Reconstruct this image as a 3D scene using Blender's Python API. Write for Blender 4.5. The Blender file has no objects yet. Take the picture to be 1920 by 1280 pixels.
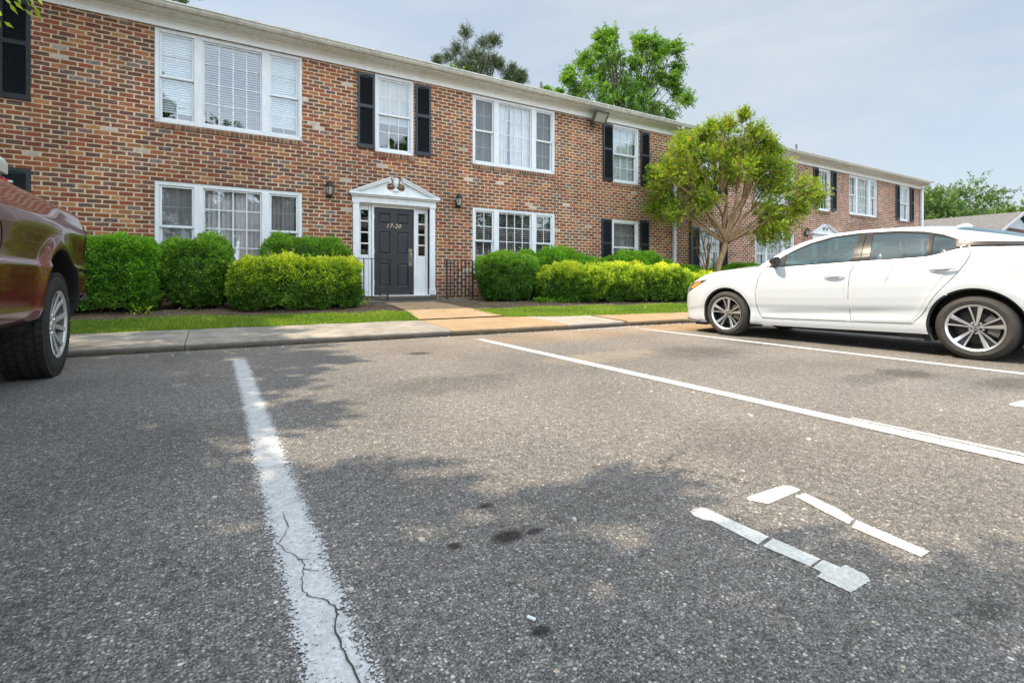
import bpy, bmesh, math, random
import numpy as np
from mathutils import Vector, Matrix, noise
R = math.radians
rng = np.random.default_rng(7)
random.seed(7)
scene = bpy.context.scene

# ------------------------------------------------------------------ camera
cam_d = bpy.data.cameras.new('camera'); cam = bpy.data.objects.new('camera', cam_d)
scene.collection.objects.link(cam); scene.camera = cam
cam.location = (0, 0, 0.80); cam.rotation_euler = (R(90), 0, R(-30.8))
cam_d.lens = 17.53; cam_d.sensor_width = 36; cam_d.shift_y = -0.0596
cam_d.clip_start = 0.05; cam_d.clip_end = 3000

# ------------------------------------------------------------------ light
SUN = Vector((-0.60, 0.33, 1.0)).normalized()          # towards the sun
EL = math.asin(SUN.z); AZ = math.atan2(SUN.x, SUN.y)
world = bpy.data.worlds.new('World'); scene.world = world; world.use_nodes = True
nt = world.node_tree; nt.nodes.clear()
wo = nt.nodes.new('ShaderNodeOutputWorld'); bg = nt.nodes.new('ShaderNodeBackground')
sky = nt.nodes.new('ShaderNodeTexSky'); sky.sky_type = 'NISHITA'; sky.sun_disc = False
sky.sun_elevation = EL; sky.sun_rotation = AZ
sky.air_density = 1.0; sky.dust_density = 1.6; sky.ozone_density = 1.0; sky.altitude = 50
tc = nt.nodes.new('ShaderNodeTexCoord'); mp = nt.nodes.new('ShaderNodeMapping')
mp.inputs['Scale'].default_value = (1.0, 1.6, 5.0); mp.inputs['Rotation'].default_value = (0, R(12), R(35))
nz = nt.nodes.new('ShaderNodeTexNoise'); nz.inputs['Scale'].default_value = 1.7; nz.inputs['Detail'].default_value = 7
nz.inputs['Roughness'].default_value = 0.55; nz.inputs['Distortion'].default_value = 0.5
rp = nt.nodes.new('ShaderNodeValToRGB')
rp.color_ramp.elements[0].position = 0.36; rp.color_ramp.elements[0].color = (0.60, 0.60, 0.60, 1)
rp.color_ramp.elements[1].position = 0.68; rp.color_ramp.elements[1].color = (0.92, 0.92, 0.92, 1)
mx = nt.nodes.new('ShaderNodeMix'); mx.data_type = 'RGBA'
L = nt.links.new
L(tc.outputs['Generated'], mp.inputs['Vector']); L(mp.outputs[0], nz.inputs['Vector']); L(nz.outputs['Fac'], rp.inputs[0])
L(rp.outputs[0], mx.inputs[0]); L(sky.outputs[0], mx.inputs[6]); mx.inputs[7].default_value = (3.8, 4.22, 4.5, 1)
# added fill: unseen sky overhead and opposite the building brightened for the shaded facade
dt = nt.nodes.new('ShaderNodeVectorMath'); dt.operation = 'DOT_PRODUCT'; dt.inputs[1].default_value = (-.10, -.87, .48)
mr = nt.nodes.new('ShaderNodeMapRange'); mr.interpolation_type = 'SMOOTHSTEP'
for i_, v_ in enumerate((-.05, .95, 1.0, 4.3)): mr.inputs[i_+1].default_value = v_
ml = nt.nodes.new('ShaderNodeVectorMath'); ml.operation = 'SCALE'
L(tc.outputs['Generated'], dt.inputs[0]); L(dt.outputs['Value'], mr.inputs[0]); L(mx.outputs[2], ml.inputs[0]); L(mr.outputs[0], ml.inputs['Scale'])
L(ml.outputs[0], bg.inputs[0]); bg.inputs[1].default_value = 0.136; L(bg.outputs[0], wo.inputs[0])

sd = bpy.data.lights.new('sun', 'SUN'); sd.energy = 5.0; sd.angle = R(0.5); sd.color = (1.0, 0.85, 0.64)
so = bpy.data.objects.new('sun', sd); scene.collection.objects.link(so)
so.rotation_euler = (-SUN).to_track_quat('-Z', 'Y').to_euler(); so.location = (0, 0, 30)
vs = scene.view_settings
vs.view_transform = 'Standard'; vs.look = 'None'; vs.gamma = 1; vs.exposure = 0.48; vs.use_curve_mapping = False
scene.cycles.max_bounces = 8; scene.cycles.transparent_max_bounces = 24
scene.cycles.sample_clamp_indirect = 6

# ------------------------------------------------------------------ helpers
def link(o): scene.collection.objects.link(o); return o
def tag(o, label=None, cat=None, group=None, kind=None):
    if label: o['label'] = label
    if cat: o['category'] = cat
    if group: o['group'] = group
    if kind: o['kind'] = kind
    return o
def thing(name, label, cat, loc=(0, 0, 0), rz=0, group=None):
    o = link(bpy.data.objects.new(name, None)); o.location = loc; o.rotation_euler = (0, 0, rz)
    o.empty_display_size = 0.2
    return tag(o, label, cat, group)
def copy_tree(o, parent=None):
    c = o.copy(); link(c); c.parent = parent
    for ch in [x for x in o.children]: copy_tree(ch, c)
    return c

class MB:
    def __init__(s): s.v = []; s.f = []
    def add(s, vs_, fs):
        b = len(s.v); s.v += [tuple(p) for p in vs_]; s.f += [tuple(b + i for i in q) for q in fs]
    def box(s, x0, x1, y0, y1, z0, z1, M=None):
        p = [(x0,y0,z0),(x1,y0,z0),(x1,y1,z0),(x0,y1,z0),(x0,y0,z1),(x1,y0,z1),(x1,y1,z1),(x0,y1,z1)]
        if M is not None: p = [M @ Vector(q) for q in p]
        s.add(p, [(0,3,2,1),(4,5,6,7),(0,1,5,4),(1,2,6,5),(2,3,7,6),(3,0,4,7)])
    def prism(s, poly, a, b, axis='y'):
        n = len(poly)
        if axis == 'y': P = [(x, a, z) for x, z in poly] + [(x, b, z) for x, z in poly]
        elif axis == 'x': P = [(a, y, z) for y, z in poly] + [(b, y, z) for y, z in poly]
        else: P = [(x, y, a) for x, y in poly] + [(x, y, b) for x, y in poly]
        s.add(P, [tuple(range(n))[::-1], tuple(range(n, 2*n))] + [(i, (i+1) % n, n+(i+1) % n, n+i) for i in range(n)])
    def tube(s, pts, rad, n=8, cap=True):
        pts = [Vector(p) for p in pts]; rings = []
        up = Vector((0.013, 0.021, 1))
        for i, p in enumerate(pts):
            d = (pts[min(i+1, len(pts)-1)] - pts[max(i-1, 0)])
            d = d.normalized() if d.length > 1e-9 else Vector((0, 0, 1))
            a = d.cross(up); a = a.normalized() if a.length > 0.05 else d.cross(Vector((1, 0, 0))).normalized()
            b = d.cross(a); r = rad[i] if hasattr(rad, '__len__') else rad
            rings.append([p + (a*math.cos(2*math.pi*k/n) + b*math.sin(2*math.pi*k/n))*r for k in range(n)])
        base = len(s.v); s.v += [tuple(q) for rg in rings for q in rg]
        for i in range(len(pts)-1):
            for k in range(n):
                s.f.append((base+i*n+k, base+i*n+(k+1) % n, base+(i+1)*n+(k+1) % n, base+(i+1)*n+k))
        if cap:
            s.f.append(tuple(base+k for k in range(n))[::-1]); s.f.append(tuple(base+(len(pts)-1)*n+k for k in range(n)))
    def lathe(s, prof, c=(0, 0, 0), n=24, axis='z'):        # prof: (radius, height)
        base = len(s.v)
        for r, hgt in prof:
            for k in range(n):
                t = 2*math.pi*k/n; x, y = r*math.cos(t), r*math.sin(t)
                p = (x, y, hgt) if axis == 'z' else ((x, hgt, y) if axis == 'y' else (hgt, x, y))
                s.v.append((p[0]+c[0], p[1]+c[1], p[2]+c[2]))
        for i in range(len(prof)-1):
            for k in range(n):
                s.f.append((base+i*n+k, base+i*n+(k+1) % n, base+(i+1)*n+(k+1) % n, base+(i+1)*n+k))
    def grid(s, rows):
        base = len(s.v); n = len(rows[0])
        for r in rows: s.v += [tuple(p) for p in r]
        for i in range(len(rows)-1):
            for k in range(n-1):
                s.f.append((base+i*n+k, base+i*n+k+1, base+(i+1)*n+k+1, base+(i+1)*n+k))
    def build(s, name, mat, parent=None, smooth=False, bevel=0, solid=0, auto=None):
        me = bpy.data.meshes.new(name); me.from_pydata(s.v, [], s.f); me.update()
        bm = bmesh.new(); bm.from_mesh(me); bmesh.ops.recalc_face_normals(bm, faces=bm.faces)
        bm.to_mesh(me); bm.free()
        for m in (mat if isinstance(mat, (list, tuple)) else [mat]): me.materials.append(m)
        o = link(bpy.data.objects.new(name, me)); o.parent = parent
        if smooth:
            me.polygons.foreach_set('use_smooth', [True]*len(me.polygons))
            if auto: me.set_sharp_from_angle(angle=R(auto))
        if solid:
            md = o.modifiers.new('solid', 'SOLIDIFY'); md.thickness = solid; md.offset = 0
        if bevel:
            md = o.modifiers.new('bevel', 'BEVEL'); md.width = bevel; md.segments = 2; md.limit_method = 'ANGLE'
        return o

# ---- node helper
class NT:
    def __init__(s, name):
        s.m = bpy.data.materials.new(name); s.m.use_nodes = True; s.t = s.m.node_tree; s.t.nodes.clear()
        s.out = s.t.nodes.new('ShaderNodeOutputMaterial'); s.tc = None
    def n(s, ty, **kw):
        nd = s.t.nodes.new(ty)
        for k, v in kw.items(): setattr(nd, k, v)
        return nd
    def put(s, sock, v):
        if v is None: return
        if isinstance(v, bpy.types.NodeSocket): s.t.links.new(v, sock)
        elif isinstance(v, (tuple, list)) and sock.type == 'RGBA' and len(v) == 3: sock.default_value = (*v, 1)
        else: sock.default_value = v
    def co(s, which='Object'):
        if not s.tc: s.tc = s.n('ShaderNodeTexCoord')
        return s.tc.outputs[which]
    def math(s, op, a, b=None, c=None, clamp=False):
        nd = s.n('ShaderNodeMath', operation=op); nd.use_clamp = clamp
        s.put(nd.inputs[0], a); s.put(nd.inputs[1], b); s.put(nd.inputs[2], c); return nd.outputs[0]
    def xyz(s, v):
        nd = s.n('ShaderNodeSeparateXYZ'); s.put(nd.inputs[0], v); return nd.outputs
    def comb(s, x=0, y=0, z=0):
        nd = s.n('ShaderNodeCombineXYZ'); s.put(nd.inputs[0], x); s.put(nd.inputs[1], y); s.put(nd.inputs[2], z); return nd.outputs[0]
    def noise(s, scale, detail=3, rough=.5, vec=None, dist=0):
        nd = s.n('ShaderNodeTexNoise'); s.put(nd.inputs['Vector'], vec if vec is not None else s.co())
        nd.inputs['Scale'].default_value = scale; nd.inputs['Detail'].default_value = detail
        nd.inputs['Roughness'].default_value = rough; nd.inputs['Distortion'].default_value = dist; return nd.outputs
    def voro(s, scale, vec=None, feature='F1', rnd=1):
        nd = s.n('ShaderNodeTexVoronoi', feature=feature); s.put(nd.inputs['Vector'], vec if vec is not None else s.co())
        nd.inputs['Scale'].default_value = scale; nd.inputs['Randomness'].default_value = rnd; return nd.outputs
    def ramp(s, fac, stops, interp='LINEAR'):
        nd = s.n('ShaderNodeValToRGB'); cr = nd.color_ramp; cr.interpolation = interp
        while len(cr.elements) < len(stops): cr.elements.new(0.5)
        for e, (p, c) in zip(cr.elements, stops):
            e.position = p; e.color = (c, c, c, 1) if isinstance(c, (int, float)) else (*c, 1)
        s.put(nd.inputs[0], fac); return nd.outputs[0]
    def mix(s, fac, a, b, blend='MIX'):
        nd = s.n('ShaderNodeMix', data_type='RGBA', blend_type=blend)
        s.put(nd.inputs[0], fac); s.put(nd.inputs[6], a); s.put(nd.inputs[7], b); return nd.outputs[2]
    def map(s, v, a, b, c=0, d=1):
        nd = s.n('ShaderNodeMapRange'); s.put(nd.inputs[0], v)
        for i, q in enumerate((a, b, c, d)): nd.inputs[i+1].default_value = q
        return nd.outputs[0]
    def bump(s, h, strength=.4, dist=.01):
        nd = s.n('ShaderNodeBump'); s.put(nd.inputs['Height'], h)
        nd.inputs['Strength'].default_value = strength; nd.inputs['Distance'].default_value = dist; return nd.outputs[0]
    def pbsdf(s, color, rough=.6, metal=0, normal=None, spec=.5, **kw):
        nd = s.n('ShaderNodeBsdfPrincipled')
        s.put(nd.inputs['Base Color'], color); s.put(nd.inputs['Roughness'], rough); s.put(nd.inputs['Metallic'], metal)
        s.put(nd.inputs['Normal'], normal); nd.inputs['Specular IOR Level'].default_value = spec
        for k, v in kw.items(): s.put(nd.inputs[k], v)
        return nd.outputs[0]
    def done(s, sh): s.t.links.new(sh, s.out.inputs[0]); return s.m

def plain(name, c, rough=.6, metal=0, var=.12, vscale=8, bump=0, bscale=60, spec=.5, **kw):
    N = NT(name)
    nf = N.noise(vscale, 4)[0]
    col = N.mix(1, c, N.ramp(nf, [(.3, 1-var), (.7, 1.0)]), 'MULTIPLY') if var else c
    nm = N.bump(N.noise(bscale, 3)[0], bump, .004) if bump else None
    return N.done(N.pbsdf(col, rough, metal, nm, spec, **kw))

# ------------------------------------------------------------------ materials
def brick_mat(name, bw, bh, mort, mortar_col, stops, dark=1.0, header=False):
    N = NT(name); P = N.xyz(N.co())
    nw = N.noise(9, 3)[1]; w = N.xyz(nw)
    u = N.math('ADD', N.math('ADD', P[0], P[1]), N.math('MULTIPLY', N.math('SUBTRACT', w[0], .5), .030))
    v = N.math('ADD', P[2], N.math('MULTIPLY', N.math('SUBTRACT', w[1], .5), .017))
    sv = N.math('DIVIDE', v, bh); row = N.math('FLOOR', sv)
    half = N.math('MULTIPLY', N.math('MODULO', N.math('ABSOLUTE', row), 2.0), 0.0 if header else 0.5)
    rj = N.n('ShaderNodeTexWhiteNoise', noise_dimensions='1D'); N.put(rj.inputs['W'], row)
    half = N.math('ADD', half, N.math('MULTIPLY', rj.outputs[0], .10))
    su = N.math('ADD', N.math('DIVIDE', u, bw), half); col = N.math('FLOOR', su)
    fu = N.math('SUBTRACT', N.math('FRACT', su), .5); fv = N.math('SUBTRACT', N.math('FRACT', sv), .5)
    wn = N.n('ShaderNodeTexWhiteNoise', noise_dimensions='3D'); N.put(wn.inputs[0], N.comb(col, row, 3.7))
    r1 = wn.outputs[0]; rc = N.xyz(wn.outputs[1])
    # distance to the brick's edge (metres), positive inside the brick
    hx = N.math('ADD', (bw-mort)/2-.006, N.math('MULTIPLY', rc[0], -.008)); hy = N.math('ADD', (bh-mort)/2-.004, N.math('MULTIPLY', rc[1], -.005))
    qx = N.math('MAXIMUM', N.math('SUBTRACT', N.math('MULTIPLY', N.math('ABSOLUTE', fu), bw), hx), 0.0)
    qy = N.math('MAXIMUM', N.math('SUBTRACT', N.math('MULTIPLY', N.math('ABSOLUTE', fv), bh), hy), 0.0)
    d = N.math('SQRT', N.math('ADD', N.math('MULTIPLY', qx, qx), N.math('MULTIPLY', qy, qy)))
    rag = N.math('MULTIPLY', N.math('SUBTRACT', N.noise(45, 4, .65)[0], .5), .014)
    d = N.math('ADD', d, rag)
    isb = N.map(d, .0075, .0045)
    bc = N.ramp(r1, stops, 'CONSTANT')
    fine = N.noise(38, 5, .65)[0]
    bc = N.mix(.75, bc, N.ramp(fine, [(.25, .55), (.5, .95), (.8, 1.35)]), 'MULTIPLY')
    bc = N.mix(.18, bc, (.30, .105, .046))
    hs = N.n('ShaderNodeHueSaturation'); N.put(hs.inputs['Value'], N.map(rc[2], 0, 1, .78, 1.2)); N.put(hs.inputs['Hue'], N.map(rc[1], 0, 1, .488, .512)); N.put(hs.inputs['Color'], bc)
    bc = hs.outputs[0]
    # lime smears left on some bricks
    sm = N.math('MULTIPLY', N.math('GREATER_THAN', N.noise(30, 4, .6)[0], .60), N.math('GREATER_THAN', rc[0], .72))
    bc = N.mix(N.math('MULTIPLY', sm, .55), bc, (.50, .45, .38))
    mc = N.mix(1, mortar_col, N.ramp(N.noise(25, 4)[0], [(.3, .78), (.7, 1.05)]), 'MULTIPLY')
    c = N.mix(isb, mc, bc)
    ef = N.math('MULTIPLY', N.ramp(N.noise(1.35, 6, .7)[0], [(.60, 0), (.72, 1)]), N.ramp(N.noise(9, 4, .7)[0], [(.4, 0), (.6, .5)])); c = N.mix(ef, c, (.50, .43, .35))
    vs_ = N.comb(N.math('MULTIPLY', P[0], 4.5), 0, N.math('MULTIPLY', P[2], .5)); c = N.mix(1, c, N.ramp(N.noise(1.0, 5, .65, vs_)[0], [(.32, .80), (.55, 1.02)]), 'MULTIPLY')
    big = N.ramp(N.noise(.55, 3)[0], [(.36, .80*dark), (.64, 1.12*dark)])
    c = N.mix(1, c, big, 'MULTIPLY')
    # painted shade: brick darkens towards the foot of the wall
    low_shade = N.math('MULTIPLY', N.map(P[2], .35, .9, 1, 0), N.noise(2.2, 4)[0])
    c = N.mix(N.math('MULTIPLY', low_shade, .7), c, (.085, .06, .045))
    hgt = N.math('ADD', isb, N.math('MULTIPLY', fine, .45))
    return N.done(N.pbsdf(c, .86, 0, N.bump(hgt, .8, .008), .3))
STOPS = [(0, (.26,.082,.036)), (.12, (.185,.066,.038)), (.24, (.135,.060,.042)), (.34, (.34,.135,.052)), (.43, (.235,.085,.048)),
         (.53, (.115,.070,.055)), (.62, (.30,.095,.040)), (.70, (.155,.070,.058)), (.78, (.38,.165,.060)), (.825, (.085,.070,.068)),
         (.88, (.15,.098,.080)), (.93, (.21,.06,.045)), (.965, (.14,.14,.145)), (.982, (.52,.48,.42))]
STOPS_B = [(0, (.27,.11,.07)), (.15, (.20,.085,.055)), (.28, (.10,.06,.05)), (.40, (.32,.14,.085)), (.52, (.14,.08,.065)),
           (.62, (.07,.05,.045)), (.70, (.30,.12,.06)), (.80, (.18,.10,.08)), (.90, (.24,.09,.06)), (.97, (.4,.3,.24))]
M = {}
M['brick'] = brick_mat('brick_wall', .218, .0777, .017, (.64, .485, .325), STOPS)
M['brick_pale'] = brick_mat('brick_wall_pale_mortar', .218, .0777, .017, (.72, .53, .40), STOPS_B)
M['rowlock'] = brick_mat('rowlock_brick', .078, .30, .012, (.40, .30, .20), [(0, (.16,.08,.055)), (.3, (.25,.10,.055)), (.5, (.10,.065,.05)), (.7, (.20,.11,.06)), (.88, (.33,.16,.08))], header=True)
M['brick_far'] = brick_mat('brick_wall_far', .218, .0777, .012, (.33, .24, .19), STOPS_B, .62)
def white_paint(name, c, dirt=.16):
    N = NT(name); P = N.xyz(N.co())
    v = N.comb(N.math('MULTIPLY', P[0], 3), N.math('MULTIPLY', P[1], 3), N.math('MULTIPLY', P[2], .8))
    st = N.ramp(N.noise(3.5, 6, .62, v)[0], [(.32, 1-dirt), (.6, 1.0)])
    sp = N.ramp(N.noise(40, 3)[0], [(.30, .86), (.42, 1.0)])
    cc = N.mix(1, N.mix(1, c, st, 'MULTIPLY'), sp, 'MULTIPLY')
    return N.done(N.pbsdf(cc, .45, 0, N.bump(N.noise(20, 3)[0], .12, .004)))
M['white'] = white_paint('white_trim_paint', (.70, .72, .73), .12)
M['frieze_white'] = white_paint('frieze_white_paint', (.88, .89, .89), .06)  # trim white lightened to offset the shade under the soffit
M['white_grime'] = white_paint('weathered_white_paint', (.80, .785, .74), .22)
M['gutter'] = white_paint('gutter_paint', (.64, .61, .54), .3)
M['shutter'] = plain('shutter_paint', (.011, .016, .023), .45, var=.3)
M['door'] = plain('door_paint', (.020, .0215, .026), .40, var=.2)
M['brass'] = plain('aged_brass', (.62, .50, .30), .45, .8)
M['bronze'] = plain('tarnished_plate', (.20, .16, .125), .5, .6)
M['iron'] = plain('black_iron', (.018, .017, .016), .5, .3, bump=.3)
M['grey_metal'] = plain('grey_metal', (.13, .125, .12), .5, .6)
M['pvc_grey'] = plain('vent_pipe_grey', (.10, .10, .105), .6)
M['interior'] = plain('room_interior', (.10, .095, .09), .9)
M['blind'] = plain('blind_white', (.62, .65, .66), .5, var=.06)
M['blind_dim'] = plain('blind_cream', (.50, .48, .44), .6, var=.1)
M['vblind'] = plain('vertical_blind_fabric', (.66, .60, .61), .7, var=.25, vscale=2.5)
M['curtain'] = plain('curtain_cloth', (.64, .60, .57), .85, var=.15, vscale=4)
M['curtain_dim'] = plain('curtain_grey', (.44, .42, .38), .85, var=.2, vscale=4)
def glass_mat(name, tint, dark=0.0, ior=1.7, wob=.02, dc=(.10, .105, .11), gc=(.95, .97, 1)):
    N = NT(name)
    nm = N.bump(N.noise(1.6, 2)[0], wob, .25)
    ge = N.n('ShaderNodeNewGeometry'); dp = N.n('ShaderNodeVectorMath', operation='DOT_PRODUCT'); N.put(dp.inputs[0], ge.outputs['Incoming']); N.put(dp.inputs[1], ge.outputs['Normal'])
    f0 = ((ior-1)/(ior+1))**2; gr = N.math('POWER', N.math('SUBTRACT', 1.0, N.math('ABSOLUTE', dp.outputs['Value']), clamp=True), 5.0)
    fac = N.math('MULTIPLY_ADD', gr, 1-f0, f0)
    gl = N.n('ShaderNodeBsdfGlossy'); gl.inputs['Roughness'].default_value = .015; N.put(gl.inputs['Normal'], nm); N.put(gl.inputs['Color'], gc)
    tr = N.n('ShaderNodeBsdfTransparent'); N.put(tr.inputs['Color'], tint)
    if dark:
        df = N.n('ShaderNodeBsdfDiffuse'); N.put(df.inputs['Color'], dc)
        m0 = N.n('ShaderNodeMixShader'); m0.inputs[0].default_value = dark
        N.t.links.new(tr.outputs[0], m0.inputs[1]); N.t.links.new(df.outputs[0], m0.inputs[2]); base = m0.outputs[0]
    else: base = tr.outputs[0]
    ms = N.n('ShaderNodeMixShader'); N.put(ms.inputs[0], fac)
    N.t.links.new(base, ms.inputs[1]); N.t.links.new(gl.outputs[0], ms.inputs[2])
    return N.done(ms.outputs[0])
M['pane'] = glass_mat('window_pane', (.94, .96, .96), 0, 1.75)
M['pane_screen'] = glass_mat('screened_window_pane', (.80, .82, .82), .16, 1.4, dc=(.20, .20, .20))
M['car_glass'] = glass_mat('car_glass', (.36, .52, .52), .10, 2.25, 0, dc=(.12, .22, .24), gc=(.78, .90, .94))
M['lamp_glass'] = glass_mat('lantern_glass', (.9, .9, .85), .55, 1.5, dc=(.55, .53, .47))

def concrete_mat(name, c, c2, stain=.3):
    N = NT(name); P = N.xyz(N.co())
    ag = N.voro(230)[1]; v = N.n('ShaderNodeSeparateColor'); N.put(v.inputs[0], ag)
    base = N.mix(N.ramp(N.noise(1.3, 5, .6)[0], [(.35, 0), (.65, 1)]), c, c2)
    base = N.mix(1, base, N.ramp(v.outputs[0], [(0, .72), (.5, 1.0), (1, 1.2)]), 'MULTIPLY')
    sm = N.ramp(N.noise(3.3, 6, .7)[0], [(.42, 1-stain), (.60, 1)])
    base = N.mix(1, base, sm, 'MULTIPLY')
    # damp soil line at the foot of the kerb face
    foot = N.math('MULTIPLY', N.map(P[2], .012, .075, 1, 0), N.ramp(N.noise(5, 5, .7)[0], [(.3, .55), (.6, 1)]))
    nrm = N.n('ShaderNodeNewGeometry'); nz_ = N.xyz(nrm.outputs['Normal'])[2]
    face = N.map(nz_, .35, .8, .62, 0)  # upright faces tinted darker brown: stain with the kerb's shade painted in
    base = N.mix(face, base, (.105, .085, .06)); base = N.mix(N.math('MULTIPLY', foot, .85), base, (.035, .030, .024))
    return N.done(N.pbsdf(base, .9, 0, N.bump(N.math('ADD', v.outputs[1], N.math('MULTIPLY', N.noise(14, 5)[0], 3)), .45, .006), .25))
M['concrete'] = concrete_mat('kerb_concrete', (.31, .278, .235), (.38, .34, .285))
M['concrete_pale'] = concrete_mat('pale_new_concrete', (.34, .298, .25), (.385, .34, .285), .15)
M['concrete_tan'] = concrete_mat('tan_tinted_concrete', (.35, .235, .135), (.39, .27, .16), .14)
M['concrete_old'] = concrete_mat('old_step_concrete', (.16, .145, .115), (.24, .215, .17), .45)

def soft_spot(N, P, x, y, rx, ry, a, rough=.5):
    """distance field of an elliptical stain in ground metres, ragged by noise"""
    dx = N.math('DIVIDE', N.math('SUBTRACT', P[0], x), rx); dy = N.math('DIVIDE', N.math('SUBTRACT', P[1], y), ry)
    d = N.math('SQRT', N.math('ADD', N.math('MULTIPLY', dx, dx), N.math('MULTIPLY', dy, dy)))
    d = N.math('ADD', d, N.math('MULTIPLY', N.math('SUBTRACT', N.noise(5.5/max(rx, ry)**.5, 5, .65)[0], .5), rough))
    return N.map(d, .45, 1.0, a, 0)
def asphalt_mat():
    N = NT('worn_asphalt'); P = N.xyz(N.co())
    wv = N.comb(P[0], P[1], 0)
    def sep(c):
        q = N.n('ShaderNodeSeparateColor'); N.put(q.inputs[0], c); return q.outputs
    v1 = N.voro(122, wv); r1 = sep(v1[1]); v2 = N.voro(58, wv); r2 = sep(v2[1]); v3 = N.voro(300, wv); r3 = sep(v3[1])
    fines = N.ramp(r3[0], [(0, .025), (.5, .10), (1, .25)])
    s1 = N.ramp(r1[0], [(0, (.050,.054,.060)), (.22, (.125,.13,.133)), (.48, (.235,.235,.232)), (.74, (.365,.36,.348)), (.94, (.58,.56,.52))], 'CONSTANT')
    s2 = N.ramp(r2[0], [(0, (.07,.074,.080)), (.35, (.23,.23,.225)), (.66, (.39,.385,.37)), (.93, (.62,.58,.52))], 'CONSTANT')
    c = N.mix(N.map(v1[0], .0, .0048*1.0, 1, .25), fines, s1)
    m1 = N.ramp(v1[0], [(.28, 1), (.52, 0)]); c = N.mix(m1, fines, s1)
    m2 = N.math('MULTIPLY', N.ramp(v2[0], [(.20, 1), (.36, 0)]), N.math('GREATER_THAN', r2[1], .42))
    c = N.mix(m2, c, s2)
    # rare pale pebbles set in the surface
    v4 = N.voro(19, wv); r4 = sep(v4[1])
    m4 = N.math('MULTIPLY', N.ramp(v4[0], [(.09, 1), (.13, 0)]), N.math('GREATER_THAN', r4[1], .72))
    c = N.mix(m4, c, N.mix(r4[2], (.62,.50,.38), (.55,.55,.54)))
    # tan dust toward the kerb and in patches
    pat = N.ramp(N.noise(.42, 4, .6)[0], [(.36, .10), (.66, .62)])
    kd = N.math('MULTIPLY', N.map(P[1], 4.3, 6.7, 0, .42), N.ramp(N.noise(1.4, 4)[0], [(.3, .4), (.65, 1)]))
    xr = N.map(P[0], -.6, 2.2, 0, .30)
    dust = N.math('ADD', N.math('MULTIPLY', pat, .30), N.math('ADD', kd, xr), clamp=True)
    c = N.mix(dust, c, N.mix(.45, c, (.36, .265, .175)))
    c = N.mix(N.math('MULTIPLY', N.math('ADD', soft_spot(N, P, 6.9, 5.9, 1.3, .75, .75), soft_spot(N, P, 4.4, 5.8, 1.8, .7, .35)), .8), c, (.42, .25, .115))
    c = N.mix(soft_spot(N, P, 3.55, 4.0, 1.1, .35, .30, 1.1), c, (.45, .36, .26))
    c = N.mix(1, c, (1.0, .99, .97), 'MULTIPLY')
    # wheel-polished and stained areas
    lum = N.ramp(N.noise(.9, 5, .6, wv)[0], [(.33, .84), (.67, 1.12)])
    c = N.mix(1, c, lum, 'MULTIPLY'); c = N.mix(1, c, N.ramp(N.noise(26, 4, .75, wv)[0], [(.34, .70), (.5, 1.0), (.68, 1.36)]), 'MULTIPLY')
    c = N.mix(1, c, N.ramp(N.noise(.33, 3, .5, wv)[0], [(.35, .88), (.65, 1.10)]), 'MULTIPLY')
    lane = N.math('SINE', N.math('MULTIPLY', N.math('ADD', P[0], N.math('MULTIPLY', N.noise(.6, 3, .5, wv)[0], .5)), 4.4)); c = N.mix(1, c, N.ramp(N.map(lane, -1, 1, 0, 1), [(0, .95), (1, 1.04)]), 'MULTIPLY')
    dk = None
    for sp in [(.79,1.345,.080,.050,.95,.5), (.875,1.33,.042,.026,.9,.5), (.62,1.38,.028,.024,.9,.5), (.83,1.57,.038,.026,.85,.5), (.64,.945,.032,.026,.9,.5),
               (1.92,5.22,.17,.13,.8,.5), (1.55,3.55,.75,.42,.42,1.2), (4.6,3.7,.9,.55,.42,1.2), (5.1,1.95,.34,.26,.55,.9), (4.6,2.0,.5,.2,.35,1.0), (5.3,1.35,.5,.2,.4,1.0),
               (6.1,3.9,.6,.5,.3,.9), (-.75,1.5,.55,.30,.38,1.0), (-.2,2.9,.5,.5,.2,1.0), (2.3,1.6,.6,.3,.2,1.2), (1.62,.45,.10,.05,.5,.8)]:
        q = soft_spot(N, P, *sp); dk = q if dk is None else N.math('MAXIMUM', dk, q)
    c = N.mix(dk, c, N.mix(1, c, (.13, .125, .12), 'MULTIPLY'))
    # hairline cracks
    wc = N.comb(N.math('ADD', P[0], N.math('MULTIPLY', N.noise(2.2, 5, .7)[0], .5)), N.math('ADD', P[1], N.math('MULTIPLY', N.noise(2.9, 5, .7)[0], .5)), 0)
    ce = N.voro(.42, wc, 'DISTANCE_TO_EDGE')[0]
    ck = N.math('MULTIPLY', N.ramp(ce, [(.0008, 1), (.0022, 0)]), N.ramp(N.noise(1.1, 3)[0], [(.50, 0), (.60, 1)]))
    c = N.mix(N.math('MULTIPLY', ck, .7), c, (.018, .017, .016))
    h = N.math('ADD', N.math('MULTIPLY', m1, N.math('ADD', .4, r1[1])), N.math('MULTIPLY', m2, 1.3))
    h = N.math('SUBTRACT', N.math('ADD', h, N.math('MULTIPLY', r3[1], .3)), N.math('MULTIPLY', ck, 2))
    return N.done(N.pbsdf(c, .80, 0, N.bump(h, .75, .004), .35))
M['asphalt'] = asphalt_mat()
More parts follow.
